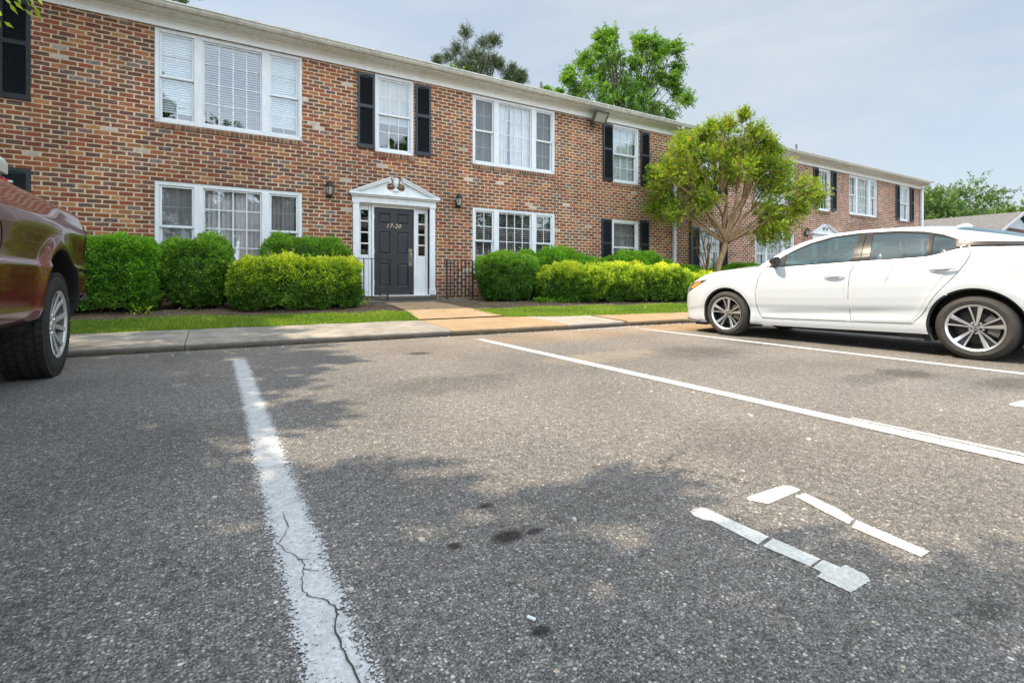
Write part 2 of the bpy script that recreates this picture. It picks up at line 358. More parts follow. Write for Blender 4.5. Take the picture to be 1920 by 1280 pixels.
def paint_mat(name, wear, edge, half, col=(.56, .56, .55)):
    """road paint: opaque flakes over the stone texture, thinning towards the strip's long edges (Generated x)"""
    N = NT(name); P = N.xyz(N.co()); G_ = N.xyz(N.co('Generated')); wv = N.comb(P[0], P[1], 0)
    v1 = N.voro(135, wv); q = N.n('ShaderNodeSeparateColor'); N.put(q.inputs[0], v1[1])
    q2 = N.n('ShaderNodeSeparateColor'); N.put(q2.inputs[0], N.voro(300, wv)[1])
    st = N.math('ADD', N.math('MULTIPLY', q.outputs[0], .62), N.math('MULTIPLY', q2.outputs[0], .38))
    ex = N.math('MULTIPLY', N.math('ABSOLUTE', N.math('SUBTRACT', G_[0], .5)), 2)
    ex = N.math('ADD', ex, N.math('MULTIPLY', N.math('SUBTRACT', N.noise(5, 6, .7)[0], .5), .7*edge))
    cov = N.math('MULTIPLY', N.map(ex, 1-edge, 1.0, 1, 0), 1.12-wear)
    cov = N.math('ADD', cov, N.math('MULTIPLY', N.math('SUBTRACT', N.noise(3.2, 6, .7)[0], .5), .55))
    al = N.map(N.math('SUBTRACT', cov, st), -.10, .10)
    al = N.math('MULTIPLY', al, N.map(G_[1], .955, 1.0, 1, .0 if edge > .5 else .5))
    c = N.mix(1, col, N.ramp(N.noise(11, 6, .7)[0], [(.3, .74), (.6, 1)]), 'MULTIPLY')
    c = N.mix(1, c, N.ramp(q.outputs[1], [(0, .80), (1, 1.05)]), 'MULTIPLY')
    sh = N.pbsdf(c, .75, 0, N.bump(st, .5, .003), .3)
    tr = N.n('ShaderNodeBsdfTransparent'); ms = N.n('ShaderNodeMixShader')
    N.put(ms.inputs[0], al); N.t.links.new(tr.outputs[0], ms.inputs[1]); N.t.links.new(sh, ms.inputs[2])
    return N.done(ms.outputs[0])
M['paint_old'] = paint_mat('worn_line_paint', .20, .60, 0)
M['paint'] = paint_mat('line_paint', .0, .22, 0)
M['paint_num'] = paint_mat('number_paint', -.04, .001, 0, (.68, .66, .60))

def soil_mat(name, a, b):
    N = NT(name)
    v = N.voro(55)[1]; q = N.n('ShaderNodeSeparateColor'); N.put(q.inputs[0], v)
    c = N.mix(N.ramp(N.noise(4, 6, .7)[0], [(.35, 0), (.65, 1)]), a, b)
    c = N.mix(1, c, N.ramp(q.outputs[0], [(0, .5), (.8, 1.1), (1, 1.7)]), 'MULTIPLY')
    return N.done(N.pbsdf(c, .95, 0, N.bump(N.math('ADD', q.outputs[1], N.noise(18, 5)[0]), .9, .02), .2))
M['mulch'] = soil_mat('mulch', (.11, .07, .042), (.17, .125, .085))
M['lawn'] = soil_mat('lawn_soil', (.06, .09, .018), (.10, .14, .03))
M['ground'] = soil_mat('far_grass', (.05, .085, .02), (.08, .11, .03))
M['shingle'] = soil_mat('roof_shingles', (.15, .145, .14), (.21, .20, .19))
def bark_mat(name, a, b, sc=1):
    N = NT(name); P = N.xyz(N.co()); v = N.comb(P[0], P[1], N.math('MULTIPLY', P[2], .25))
    n1 = N.noise(22*sc, 5, .65, v)[0]
    return N.done(N.pbsdf(N.mix(N.ramp(n1, [(.35, 0), (.62, 1)]), a, b), .85, 0, N.bump(n1, .7, .02), .2))
M['bark_smooth'] = bark_mat('crape_myrtle_bark', (.20, .115, .055), (.36, .245, .14))
M['bark'] = bark_mat('bark', (.07, .055, .045), (.15, .125, .10))
M['twig'] = bark_mat('twig', (.045, .032, .022), (.09, .065, .045))
def leaf_mat(name, cols, trans=.35, rough=.5):
    """cols: (position, colour) stops picked per leaf through the mesh attribute 'rnd'"""
    N = NT(name); at = N.n('ShaderNodeAttribute'); at.attribute_name = 'rnd'
    c = N.ramp(at.outputs['Fac'], cols)
    p = N.pbsdf(c, rough, 0, None, .4)
    tl = N.n('ShaderNodeBsdfTranslucent'); N.put(tl.inputs[0], N.mix(1, c, (1.5, 1.45, .55), 'MULTIPLY'))
    ms = N.n('ShaderNodeMixShader'); ms.inputs[0].default_value = trans
    N.t.links.new(p, ms.inputs[1]); N.t.links.new(tl.outputs[0], ms.inputs[2])
    return N.done(ms.outputs[0])
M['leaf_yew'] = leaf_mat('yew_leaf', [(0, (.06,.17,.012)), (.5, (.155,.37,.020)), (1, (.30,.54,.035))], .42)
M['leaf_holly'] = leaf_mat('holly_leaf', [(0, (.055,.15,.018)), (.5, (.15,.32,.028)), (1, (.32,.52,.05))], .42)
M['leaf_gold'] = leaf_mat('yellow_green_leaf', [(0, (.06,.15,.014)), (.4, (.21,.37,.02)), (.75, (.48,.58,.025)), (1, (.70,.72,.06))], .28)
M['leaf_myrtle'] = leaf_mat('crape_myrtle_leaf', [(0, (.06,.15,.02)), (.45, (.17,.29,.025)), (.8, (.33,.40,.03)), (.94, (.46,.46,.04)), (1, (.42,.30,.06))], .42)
M['leaf_walnut'] = leaf_mat('walnut_leaf', [(0, (.05,.14,.02)), (.5, (.13,.27,.03)), (1, (.25,.40,.05))], .4)
M['leaf_pine'] = leaf_mat('pine_needle', [(0, (.035,.070,.028)), (.6, (.085,.125,.04)), (1, (.17,.19,.07))], .1)
M['leaf_far'] = leaf_mat('far_leaf', [(0, (.045,.10,.030)), (.5, (.09,.165,.04)), (1, (.17,.25,.06))], .3)
M['leaf_shade'] = leaf_mat('shade_tree_leaf', [(0, (.03,.09,.015)), (1, (.12,.24,.03))], .3)
M['grass'] = leaf_mat('grass_blade', [(0, (.07,.16,.012)), (.5, (.19,.31,.030)), (.9, (.36,.46,.05)), (1, (.42,.38,.15))], .35)
M['carpaint'] = plain('white_car_paint', (.50, .525, .555), .30, var=0, spec=.5, **{'Coat Weight': 1.0, 'Coat Roughness': .03})
M['trim_black'] = plain('gloss_black_trim', (.035, .028, .025), .12, var=0)
M['plastic'] = plain('black_plastic', (.018, .018, .019), .55)
M['seam'] = plain('door_gap', (.006, .006, .006), .9, var=0)
M['rubber'] = plain('tyre_rubber', (.040, .036, .032), .75, var=.35, vscale=12)
M['rubber_dark'] = plain('tyre_rubber_black', (.016, .017, .018), .7, var=.3, vscale=12, bump=.2)
M['alloy'] = plain('machined_alloy', (.72, .72, .73), .28, .9, var=.05)
M['alloy_silver'] = plain('silver_alloy', (.66, .67, .69), .33, .75, var=.08)
M['rim_black'] = plain('rim_gloss_black', (.010, .010, .011), .35, 0)
M['disc'] = plain('brake_disc', (.05, .048, .045), .6, .6)
M['truckpaint'] = plain('maroon_car_paint', (.135, .004, .014), .26, .1, var=.10, **{'Coat Weight': 1.0, 'Coat Roughness': .04})
M['lens_amber'] = plain('amber_lens', (.85, .26, .02), .15, var=0)
M['lens_clear'] = plain('headlight_lens', (.35, .38, .42), .08, .5, var=.3, vscale=30)
M['chrome'] = plain('chrome', (.8, .8, .8), .1, 1, var=0)
M['seat'] = plain('seat_fabric', (.06, .06, .062), .9)
M['seat_light'] = plain('seat_belt_light', (.38, .40, .38), .7)
M['crack'] = plain('crack_shadow', (.05, .047, .043), .95)
M['tank'] = plain('white_tank_plastic', (.62, .63, .58), .55, var=.3, bump=.4, bscale=40)
M['red'] = plain('red_plastic', (.55, .03, .03), .4)
M['mat'] = plain('rubber_mat', (.025, .025, .027), .9, bump=.5, bscale=90)
M['stone'] = plain('pale_stone', (.52, .47, .40), .85, var=.3)
M['siding'] = plain('grey_siding', (.42, .44, .46), .6)

# ------------------------------------------------------------------ ground, kerb, pavement
def ip(x, pts):
    return float(np.interp(x, [p[0] for p in pts], [p[1] for p in pts]))
def kerb_y(x): return 6.73 - .05*x + .012*math.sin(x*1.3) if x < 40 else 4.73
WALKB = [(-40, 10.0), (-12, 8.45), (-1.5, 8.12), (2.9, 7.97), (4.55, 7.90), (5.6, 7.48), (7.1, 7.28), (8.6, 7.12), (30, 6.0), (60, 5)]
GRASSB = [(-40, 11.0), (-12, 9.3), (-1.9, 8.95), (.26, 8.75), (2.6, 8.45), (4.3, 8.4), (5.3, 8.5), (7.0, 8.35), (10, 7.75), (30, 6.8), (60, 6)]
def walk_y(x): return ip(x, WALKB)
def grass_y(x): return ip(x, GRASSB)
def gz(x, y):
    k, w, g = kerb_y(x), walk_y(x), grass_y(x)
    if y <= k: return 0.0
    return ip(y, [(k, .088), (w, .135), (g, .235), (max(g+.7, 9.3), .32), (10.83, .37)])
mb = MB(); mb.grid([[(x, -45.0, 0), (x, kerb_y(x)+.05, 0)] for x in np.arange(-40, 61, 1.0)])
tag(mb.build('parking_lot', M['asphalt']), kind='structure')
mb = MB(); mb.add([(-900, -900, -.06), (900, -900, -.06), (900, 900, -.06), (-900, 900, -.06)], [(0, 1, 2, 3)])
tag(mb.build('ground', M['ground']), kind='structure')
def slab(x0, x1, mat):
    mb = MB(); n = max(2, int((x1-x0)/.05)) if x0 > -5 and x1 < 15 else 60; rows = []
    xs = np.linspace(x0+.004, x1-.004, n+1)
    for x in xs:
        k = kerb_y(x) + .014*noise.noise(Vector((x*3.1, 0, 0))) + .009*noise.noise(Vector((x*14, 3, 0)))
        w = walk_y(x); c = .007*noise.noise(Vector((x*9, 5, 1)))
        prof = [(k+.012, -.03), (k+.002, .02), (k, .055+c), (k+.012, .078+c), (k+.034, .088+c), (k+.07, .091)]
        prof += [(k+.07+(w-k-.07)*t, .091+.044*t) for t in (.25, .5, .75, 1)] + [(w, -.03)]
        rows.append([(x, a, b) for a, b in prof])
    mb.grid(rows)
    for r in (rows[0], rows[-1]): mb.add(r, [tuple(range(len(r)))])
    return tag(mb.build('sidewalk', mat, smooth=True, auto=60), kind='structure')
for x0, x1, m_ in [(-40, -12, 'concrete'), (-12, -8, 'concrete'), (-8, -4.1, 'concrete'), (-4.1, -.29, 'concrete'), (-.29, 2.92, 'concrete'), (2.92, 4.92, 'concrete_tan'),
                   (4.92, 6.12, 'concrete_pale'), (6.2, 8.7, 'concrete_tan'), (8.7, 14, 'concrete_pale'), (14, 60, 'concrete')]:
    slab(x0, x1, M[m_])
def strip(name, x0, x1, f0, f1, mat, zoff=0, dx=.25, n=8, bumpy=.012):
    mb = MB()
    mb.grid([[(x, y, gz(x, y)+zoff+bumpy*noise.noise(Vector((x*3, y*3, 0)))) for y in np.linspace(f0(x), f1(x), n)] for x in np.arange(x0, x1+.01, dx)])
    return tag(mb.build(name, mat, smooth=True), kind='structure')
strip('lawn', -40, 60, lambda x: walk_y(x)-.004, lambda x: grass_y(x)+.08, M['lawn'], -.010, .25)
strip('mulch_bed', -40, 60, lambda x: grass_y(x), lambda x: 10.86, M['mulch'], .004, .20, 14, .03)
# walkway up to the porch
mb = MB(); rows = []
for t in np.linspace(0, 1, 12):
    y = 7.93 + t*(9.86-7.93); xl = 2.93-.05*t; xr = ip(t, [(0, 4.56), (.15, 4.36), (.45, 4.12), (1, 3.92)])
    z = .150 + .125*t
    q_ = lambda x: (x, y, max(gz(x, y), .137)+.016)
    rows.append([(xl, y, z-.12), q_(xl)] + [q_(xl+(xr-xl)*q) for q in (.2, .4, .6, .8)] + [q_(xr), (xr, y, z-.12)])
mb.grid(rows); tag(mb.build('walkway', M['concrete_tan']), kind='structure')
# painted lines
def line(x0, y0, x1, y1, w, mat, z=.004):
    mb = MB(); n = 40; rows = []
    for i in range(n+1):
        t = i/n; x = x0+(x1-x0)*t; y = y0+(y1-y0)*t; d = .006*noise.noise(Vector((y*1.7, x, 2)))
        rows.append([(x-w/2+d, y, z), (x+w/2+d, y, z)])
    mb.grid(rows); return tag(mb.build('parking_line', mat), kind='structure')
line(.213, -3.2, .215, 6.02, .172, M['paint_old'])
line(3.075, -3.2, 3.085, 6.10, .125, M['paint'])
line(5.83, -3.2, 6.03, 6.10, .115, M['paint'])
line(8.75, -3.2, 8.85, 6.0, .115, M['paint'])
line(-2.75, -3.2, -2.75, 6.0, .13, M['paint'])
# faint second coat beside the middle line
mb = MB(); mb.grid([[(3.16, .55, .003), (3.22, .55, .003)], [(3.15, 1.5, .003), (3.19, 1.5, .003)]]); tag(mb.build('parking_line', M['paint_old']), kind='structure')
# the number 17 and the corner of the next stall's number
def poly_sheet(name, polys, mat, z=.0026):
    mb = MB()
    for p in polys:
        o_ = []
        for (ax, ay), (bx, by) in zip(p, p[1:]+p[:1]):
            n = max(1, int(math.hypot(bx-ax, by-ay)/.006))
            for k in range(n): x, y = ax+(bx-ax)*k/n, ay+(by-ay)*k/n; o_.append((x+.0030*noise.noise(Vector((x*150, y*150, 1))), y+.0030*noise.noise(Vector((x*150, y*150, 9))), z))
        mb.add(o_, [tuple(range(len(o_)))])
    return tag(mb.build(name, mat), kind='structure')
one = [[(1.395, 1.135), (1.41, 1.165), (1.44, 1.175), (1.478, 1.16), (1.484, .925), (1.412, .915), (1.418, 1.085), (1.400, 1.10)],
       [(1.415, .902), (1.486, .912), (1.492, .775), (1.428, .770)],
       [(1.430, .764), (1.493, .769), (1.497, .725), (1.522, .722), (1.518, .672), (1.500, .652), (1.398, .652), (1.395, .735), (1.428, .738)]]
seven = [[(1.665, 1.118), (1.685, 1.135), (1.900, 1.128), (1.925, 1.108), (1.915, 1.068), (1.700, 1.062)],
         [(1.845, 1.050), (1.905, 1.044), (1.868, .905), (1.838, .850), (1.785, .838), (1.802, .905)],
         [(1.772, .825), (1.835, .838), (1.822, .730), (1.808, .632), (1.752, .632), (1.762, .730)]]
poly_sheet('painted_number', one + seven, M['paint_num'])
poly_sheet('painted_number', [[(4.38, 1.05), (4.36, 1.11), (4.43, 1.125), (4.62, 1.11), (4.62, 1.05)]], M['paint_num'])
# crack that runs through the worn line: a narrow jagged opening
cp = [(.262, .90), (.245, 1.00), (.238, 1.10), (.233, 1.17), (.250, 1.235), (.250, 1.27), (.228, 1.315), (.205, 1.34), (.193, 1.37), (.200, 1.42), (.212, 1.475), (.218, 1.50), (.205, 1.535), (.200, 1.56), (.178, 1.60), (.168, 1.66), (.158, 1.71), (.150, 1.77)]
mb = MB(); rows = []
pts = []
for a, b in zip(cp, cp[1:]):
    for t in (0, .25, .5, .75): pts.append((a[0]+(b[0]-a[0])*t, a[1]+(b[1]-a[1])*t))
for i, (x, y) in enumerate(pts):
    j = .006*noise.noise(Vector((x*40, y*60, 1))) + .005*noise.noise(Vector((x*10, y*130, 7)))
    w = (.0024 if y < 1.35 else .0015)*(.7+.7*abs(noise.noise(Vector((0, y*50, 4))))) * (1 if i < len(pts)-8 else .5)
    rows.append([(x+j-w, y, .0068), (x+j+w, y, .0068)])
mb.grid(rows)
for sx, sy, ex, ey in [(.212, 1.475, .245, 1.44), (.205, 1.535, .232, 1.515), (.250, 1.255, .282, 1.225), (.168, 1.66, .205, 1.75), (.205, 1.75, .200, 1.88)]:
    r2 = []
    for t in np.linspace(0, 1, 7):
        x = sx+(ex-sx)*t + .004*noise.noise(Vector((t*9, sx*30, 0))); y = sy+(ey-sy)*t; w = .0018*(1-t*.7); r2.append([(x-w, y-w*.5, .0066), (x+w, y+w*.5, .0066)])
    mb.grid(r2)
tag(mb.build('pavement_crack', M['crack']), kind='structure')

# loose grit and pebbles
ico = [(0, 0, 1), (.89, 0, .45), (.28, .85, .45), (-.72, .53, .45), (-.72, -.53, .45), (.28, -.85, .45)]
def pebbles(pts, mat, name, smin, smax):
    mb = MB()
    for x, y in pts:
        s = random.uniform(smin, smax); a = random.random()*6.28; ca, sa = math.cos(a), math.sin(a); fl = random.uniform(.4, .8); st = random.uniform(.8, 1.7)
        P = [((px*ca*st-py*sa)*s+x, (px*sa*st+py*ca)*s+y, gz(x, y)+.004+pz*s*fl) for px, py, pz in ico]
        P += [((px*ca*st-py*sa)*s+x, (px*sa*st+py*ca)*s+y, gz(x, y)-.001) for px, py, pz in ico[1:]]
        mb.add(P, [(0, 1, 2), (0, 2, 3), (0, 3, 4), (0, 4, 5), (0, 5, 1)] + [(1+i, 6+i, 6+(i+1) % 5, 1+(i+1) % 5) for i in range(5)])
    return tag(mb.build(name, mat), kind='stuff', label='loose pale grit scattered along the kerb and across the asphalt', cat='gravel')
pp = [(random.uniform(4.9, 8.2), kerb_y(6.5)-abs(random.gauss(0, .12))-.02) for _ in range(420)]
pp += [(random.uniform(-1, 5), kerb_y(2)-.1-abs(random.gauss(0, .05))) for _ in range(60)]
pp += [(random.uniform(6.9, 8.5), random.uniform(2.0, 3.2)) for _ in range(60)]
pp += [(random.gauss(3.5, 1.0), random.gauss(3.2, .8)) for _ in range(12)]
pp += [(random.uniform(-1, 4), random.uniform(.8, 3)) for _ in range(30)]
pebbles(pp, M['stone'], 'gravel', .004, .013)
g = np.random.default_rng(19); n = 90; x = g.uniform(-1.5, 8, n); y = np.where(g.random(n) < .6, np.array([kerb_y(a) for a in x])-np.abs(g.normal(0, .12, n))-.02, g.uniform(1.2, 6, n))
LITTER_XY = (x, y)
mb = MB(); mb.box(-.011, .011, -.0035, .0035, 0, .005, Matrix.Translation((.64, .985, .004)) @ Matrix.Rotation(R(-62), 4, 'Z'))
tag(mb.build('plastic_stick', M['white'], bevel=.001), 'short white plastic stick lying on the asphalt near the camera', 'litter')

# ------------------------------------------------------------------ the apartment building (local y: 0 = brick face)
YW = 10.83
bld = thing('apartment_building', 'long two-storey brick apartment building with black shutters and white trim', 'apartment building', (0, YW, 0))
X0, X1, XS = -12.0, 30.2, 13.18
TRI, SGL = 1.22, .50
tri_c = [.30, 6.57, 17.85, 24.40]; sgl_low = [-3.55, 10.33, 14.10, 28.30]; mid_c = [3.43, 21.21]; door_c = [3.44, 21.21]
holes = []
for c in tri_c: holes += [(c-TRI, c+TRI, .97, 2.58), (c-TRI, c+TRI, 3.62, 5.31)]
for c in sgl_low: holes += [(c-.525, c+.525, .97, 2.56), (c-.525, c+.525, 3.63, 5.31)]
for c in mid_c: holes += [(c-.44, c+.44, 3.61, 5.31)]
for c in door_c: holes += [(c-.80, c+.80, .46, 2.50)]
def wall(xa, xb, mat):
    hs = [h for h in holes if h[0] > xa and h[1] < xb]
    xs = sorted({xa, xb} | {h[0] for h in hs} | {h[1] for h in hs}); zs = sorted({.05, 5.50} | {h[2] for h in hs} | {h[3] for h in hs})
    mb = MB()
    for i in range(len(xs)-1):
        for j in range(len(zs)-1):
            cx, cz = (xs[i]+xs[i+1])/2, (zs[j]+zs[j+1])/2
            if any(h[0] < cx < h[1] and h[2] < cz < h[3] for h in hs): continue
            mb.add([(xs[i], 0, zs[j]), (xs[i+1], 0, zs[j]), (xs[i+1], 0, zs[j+1]), (xs[i], 0, zs[j+1])], [(0, 1, 2, 3)])
    for a, b, c, d in hs:
        for q in ([(a,0,c),(a,.2,c),(a,.2,d),(a,0,d)], [(b,0,c),(b,0,d),(b,.2,d),(b,.2,c)], [(a,0,c),(b,0,c),(b,.2,c),(a,.2,c)], [(a,0,d),(a,.2,d),(b,.2,d),(b,0,d)]): mb.add(q, [(0, 1, 2, 3)])
    if xb == X1:
        mb.add([(xb, 0, .05), (xb, 9.2, .05), (xb, 9.2, 5.50), (xb, 0, 5.50)], [(0, 1, 2, 3)]); mb.add([(xb, 0, 5.50), (xb, 9.2, 5.50), (xb, 4.6, 6.9)], [(0, 1, 2)])
    else: mb.add([(xb, 0, .05), (xb, .06, .05), (xb, .06, 5.5), (xb, 0, 5.5)], [(0, 1, 2, 3)])
    me_o = mb.build('wall', mat, bld); return me_o
wall(X0, XS, M['brick'])
w2 = wall(XS, X1, M['brick_pale']); w2.location = (0, .045, 0)
mb = MB()      # rooms: back wall, storey floors, partitions
mb.box(X0, X1-.3, 4.2, 4.25, .05, 5.5); mb.box(X0, X1-.3, .25, 4.2, 2.85, 3.1); mb.box(X0, X1-.3, .25, 4.2, .3, .45); mb.box(X0, X1-.3, .25, 4.2, 5.40, 5.45)
for x in (-6, -1.9, 2.1, 4.8, 8.6, 12.4, 16, 19.6, 22.9, 26.6): mb.box(x, x+.1, .22, 4.2, .45, 2.84)
for x in (-6, -1.9, 2.1, 4.8, 8.6, 12.4, 16, 19.6, 22.9, 26.6): mb.box(x, x+.1, .22, 4.2, 3.11, 5.39)
mb.box(X0, X1, 9.2, 9.25, .05, 5.5)
mb.build('interior', M['interior'], bld)
# roof
mb = MB()
prof = [(-.40, 5.633), (-.40, 5.603), (4.6, 7.13), (9.8, 5.585), (9.8, 5.615), (4.6, 7.165)]
mb.prism(prof, X0, X1+.22, 'x'); rf = mb.build('roof', M['shingle'], bld)
for x, y, zt in [(7.95, .9, 6.42), (9.92, 1.4, 6.55), (19.75, .35, 6.18), (12.2, .8, 6.2)]:
    mb = MB(); mb.lathe([(.0, zt), (.035, zt), (.038, zt-.01), (.038, 5.7)], (x, y, 0), 12); mb.build('vent_pipe', M['pvc_grey'], rf, smooth=True, auto=40)
mb = MB(); mb.box(X0, XS, -.035, -.002, 5.31, 5.498); mb.box(XS+.003, X1+.03, .008, .043, 5.31, 5.498)
mb.box(X0, X1+.03, -.060, -.037, 5.455, 5.499)
for x in np.arange(X0+2.1, X1, 3.66): mb.box(x, x+.008, -.0375, -.034, 5.312, 5.453)
mb.build('frieze_board', M['frieze_white'], bld, bevel=.004)
mb = MB(); mb.box(X0, X1+.2, -.30, .06, 5.500, 5.52); mb.build('soffit', M['white_grime'], bld)
mb = MB(); mb.box(X0, X1+.2, -.32, -.30, 5.49, 5.60); mb.build('fascia', M['white_grime'], bld)
gp = [(-.442, 5.600), (-.442, 5.500), (-.505, 5.500), (-.535, 5.535), (-.548, 5.570), (-.565, 5.578), (-.565, 5.602), (-.553, 5.602), (-.553, 5.588), (-.530, 5.575), (-.50, 5.515), (-.45, 5.515), (-.45, 5.600)]
mb = MB(); xs = np.arange(X0, X1+.24, .6)
rows = [[(x, y+.12, z+.012+.006*noise.noise(Vector((x*.35, 0, 9)))) for y, z in gp+[gp[0]]] for x in xs]
mb.grid(rows)
for x in (X0+.1, 2.9, 9.1, 15.2, 21.3, 27.4): mb.box(x, x+.012, -.449, -.42, 5.512, 5.616)
mb.build('gutter', M['gutter'], bld)
def downspout(x, ztop, zbot, yo=0):
    mb = MB(); w = .05
    pts = [(x, yo-.38, 5.51), (x, yo-.35, 5.44), (x, yo-.12, 5.33), (x, yo-.055, 5.24), (x, yo-.055, zbot+.12), (x, yo-.09, zbot+.05), (x, yo-.22, zbot)]
    base = len(mb.v)
    for px, py, pz in pts:
        mb.v += [(px-w, py-.035, pz), (px+w, py-.035, pz), (px+w, py+.035, pz), (px-w, py+.035, pz)]
    for i in range(len(pts)-1):
        for k in range(4): mb.f.append((base+i*4+k, base+i*4+(k+1) % 4, base+i*4+4+(k+1) % 4, base+i*4+4+k))
    for z in (1.9, 3.6, 5.0): mb.box(x-w-.012, x+w+.012, yo-.094, yo-.004, z, z+.03)
    mb.build('downspout', M['white'], bld)
downspout(12.33, 5.5, .45); downspout(30.05, 5.5, .45, .045)
mb = MB(); mb.box(30.13, 30.235, -.03, .14, .5, 5.31); mb.build('corner_board', M['white'], bld)
mb = MB(); mb.box(XS-.10, XS-.02, -.055, -.004, .4, 2.75); mb.build('dark_strip', M['plastic'], bld)  # narrow dark upright strip on the wall before the section joint
mb = MB(); mb.box(-.25, .20, -.012, .05, .42, .62)
for k in range(6): mb.box(-.23, .18, -.02, -.013, .44+.028*k, .455+.028*k)
mb.build('crawlspace_vent', M['plastic'], bld)

# ---- windows
def rowlock(xa, xb, zt, yo):
    mb = MB(); n = max(2, round((xb-xa)/.078)); w = (xb-xa)/n
    for i in range(n):
        j = random.uniform(-.003, .003)
        mb.box(xa+i*w+.005, xa+(i+1)*w-.005, yo-.022+j, yo+.10, zt-.105+j, zt-.010)
    mb.box(xa, xb, yo-.012, yo+.10, zt-.108, zt-.016)
    mb.build('brick_sill', M['rowlock'], bld)
def blind_h(xa, xb, z0, z1, y, pitch, tilt, mat, par, w=.045):
    mb = MB(); z = z1-.05
    while z > z0+.02:
        mb.box(xa, xb, -w/2, w/2, -.0012, .0012, Matrix.Translation((0, y, z)) @ Matrix.Rotation(R(tilt+random.uniform(-1.5, 1.5)), 4, 'X')); z -= pitch
    for x in (xa+.08, (xa+xb)/2, xb-.08): mb.box(x-.002, x+.002, y-.002, y+.002, z0, z1)
    mb.box(xa, xb, y-.025, y+.025, z1-.04, z1); mb.build('blind', mat, par)
def blind_v(xa, xb, z0, z1, y, mat, par):
    mb = MB(); x = xa+.03
    while x < xb:
        a = random.uniform(8, 34)
        mb.box(-.043, .043, -.001, .001, z0, z1, Matrix.Translation((x, y+random.uniform(-.004, .004), 0)) @ Matrix.Rotation(R(a), 4, 'Z')); x += .079
    mb.build('blind', mat, par)
def curtain(xa, xb, z0, z1, y, mat, par, gather=0, amp=.022):
    mb = MB(); n = 90; rows = []
    for j in range(13):
        t = j/12; z = z1-(z1-z0)*t; row = []
        for i in range(n+1):
            q = i/n; x = xa+(xb-xa)*q + gather*t*q*.6
            row.append((x, y+amp*math.sin(q*(xb-xa)*62+2*noise.noise(Vector((q*5, 0, xa))))*(.55+.45*t)+.02*noise.noise(Vector((x*2, z, 3))), z))
        rows.append(row)
    mb.grid(rows); mb.build('curtain', mat, par, smooth=True)
def sash(mb, a, b, c, d, y0, y1, w=.042):
    mb.box(a, a+w, y0, y1, c, d); mb.box(b-w, b, y0, y1, c, d); mb.box(a+w, b-w, y0, y1, d-w, d); mb.box(a+w, b-w, y0, y1, c, c+w*1.15)
def muntins(a, b, c, d, nx, nz, y, par, th=.009, mat='white'):
    mb = MB()
    for i in range(1, nx): x = a+(b-a)*i/nx; mb.box(x-th, x+th, y-.006, y+.006, c, d)
    for j in range(1, nz):
        z = c+(d-c)*j/nz
        for i in range(nx):
            mb.box(a+(b-a)*i/nx+(th if i else 0), a+(b-a)*(i+1)/nx-(th if i < nx-1 else 0), y-.0052, y+.0052, z-th, z+th)
    mb.build('glazing_bars', M[mat], par)
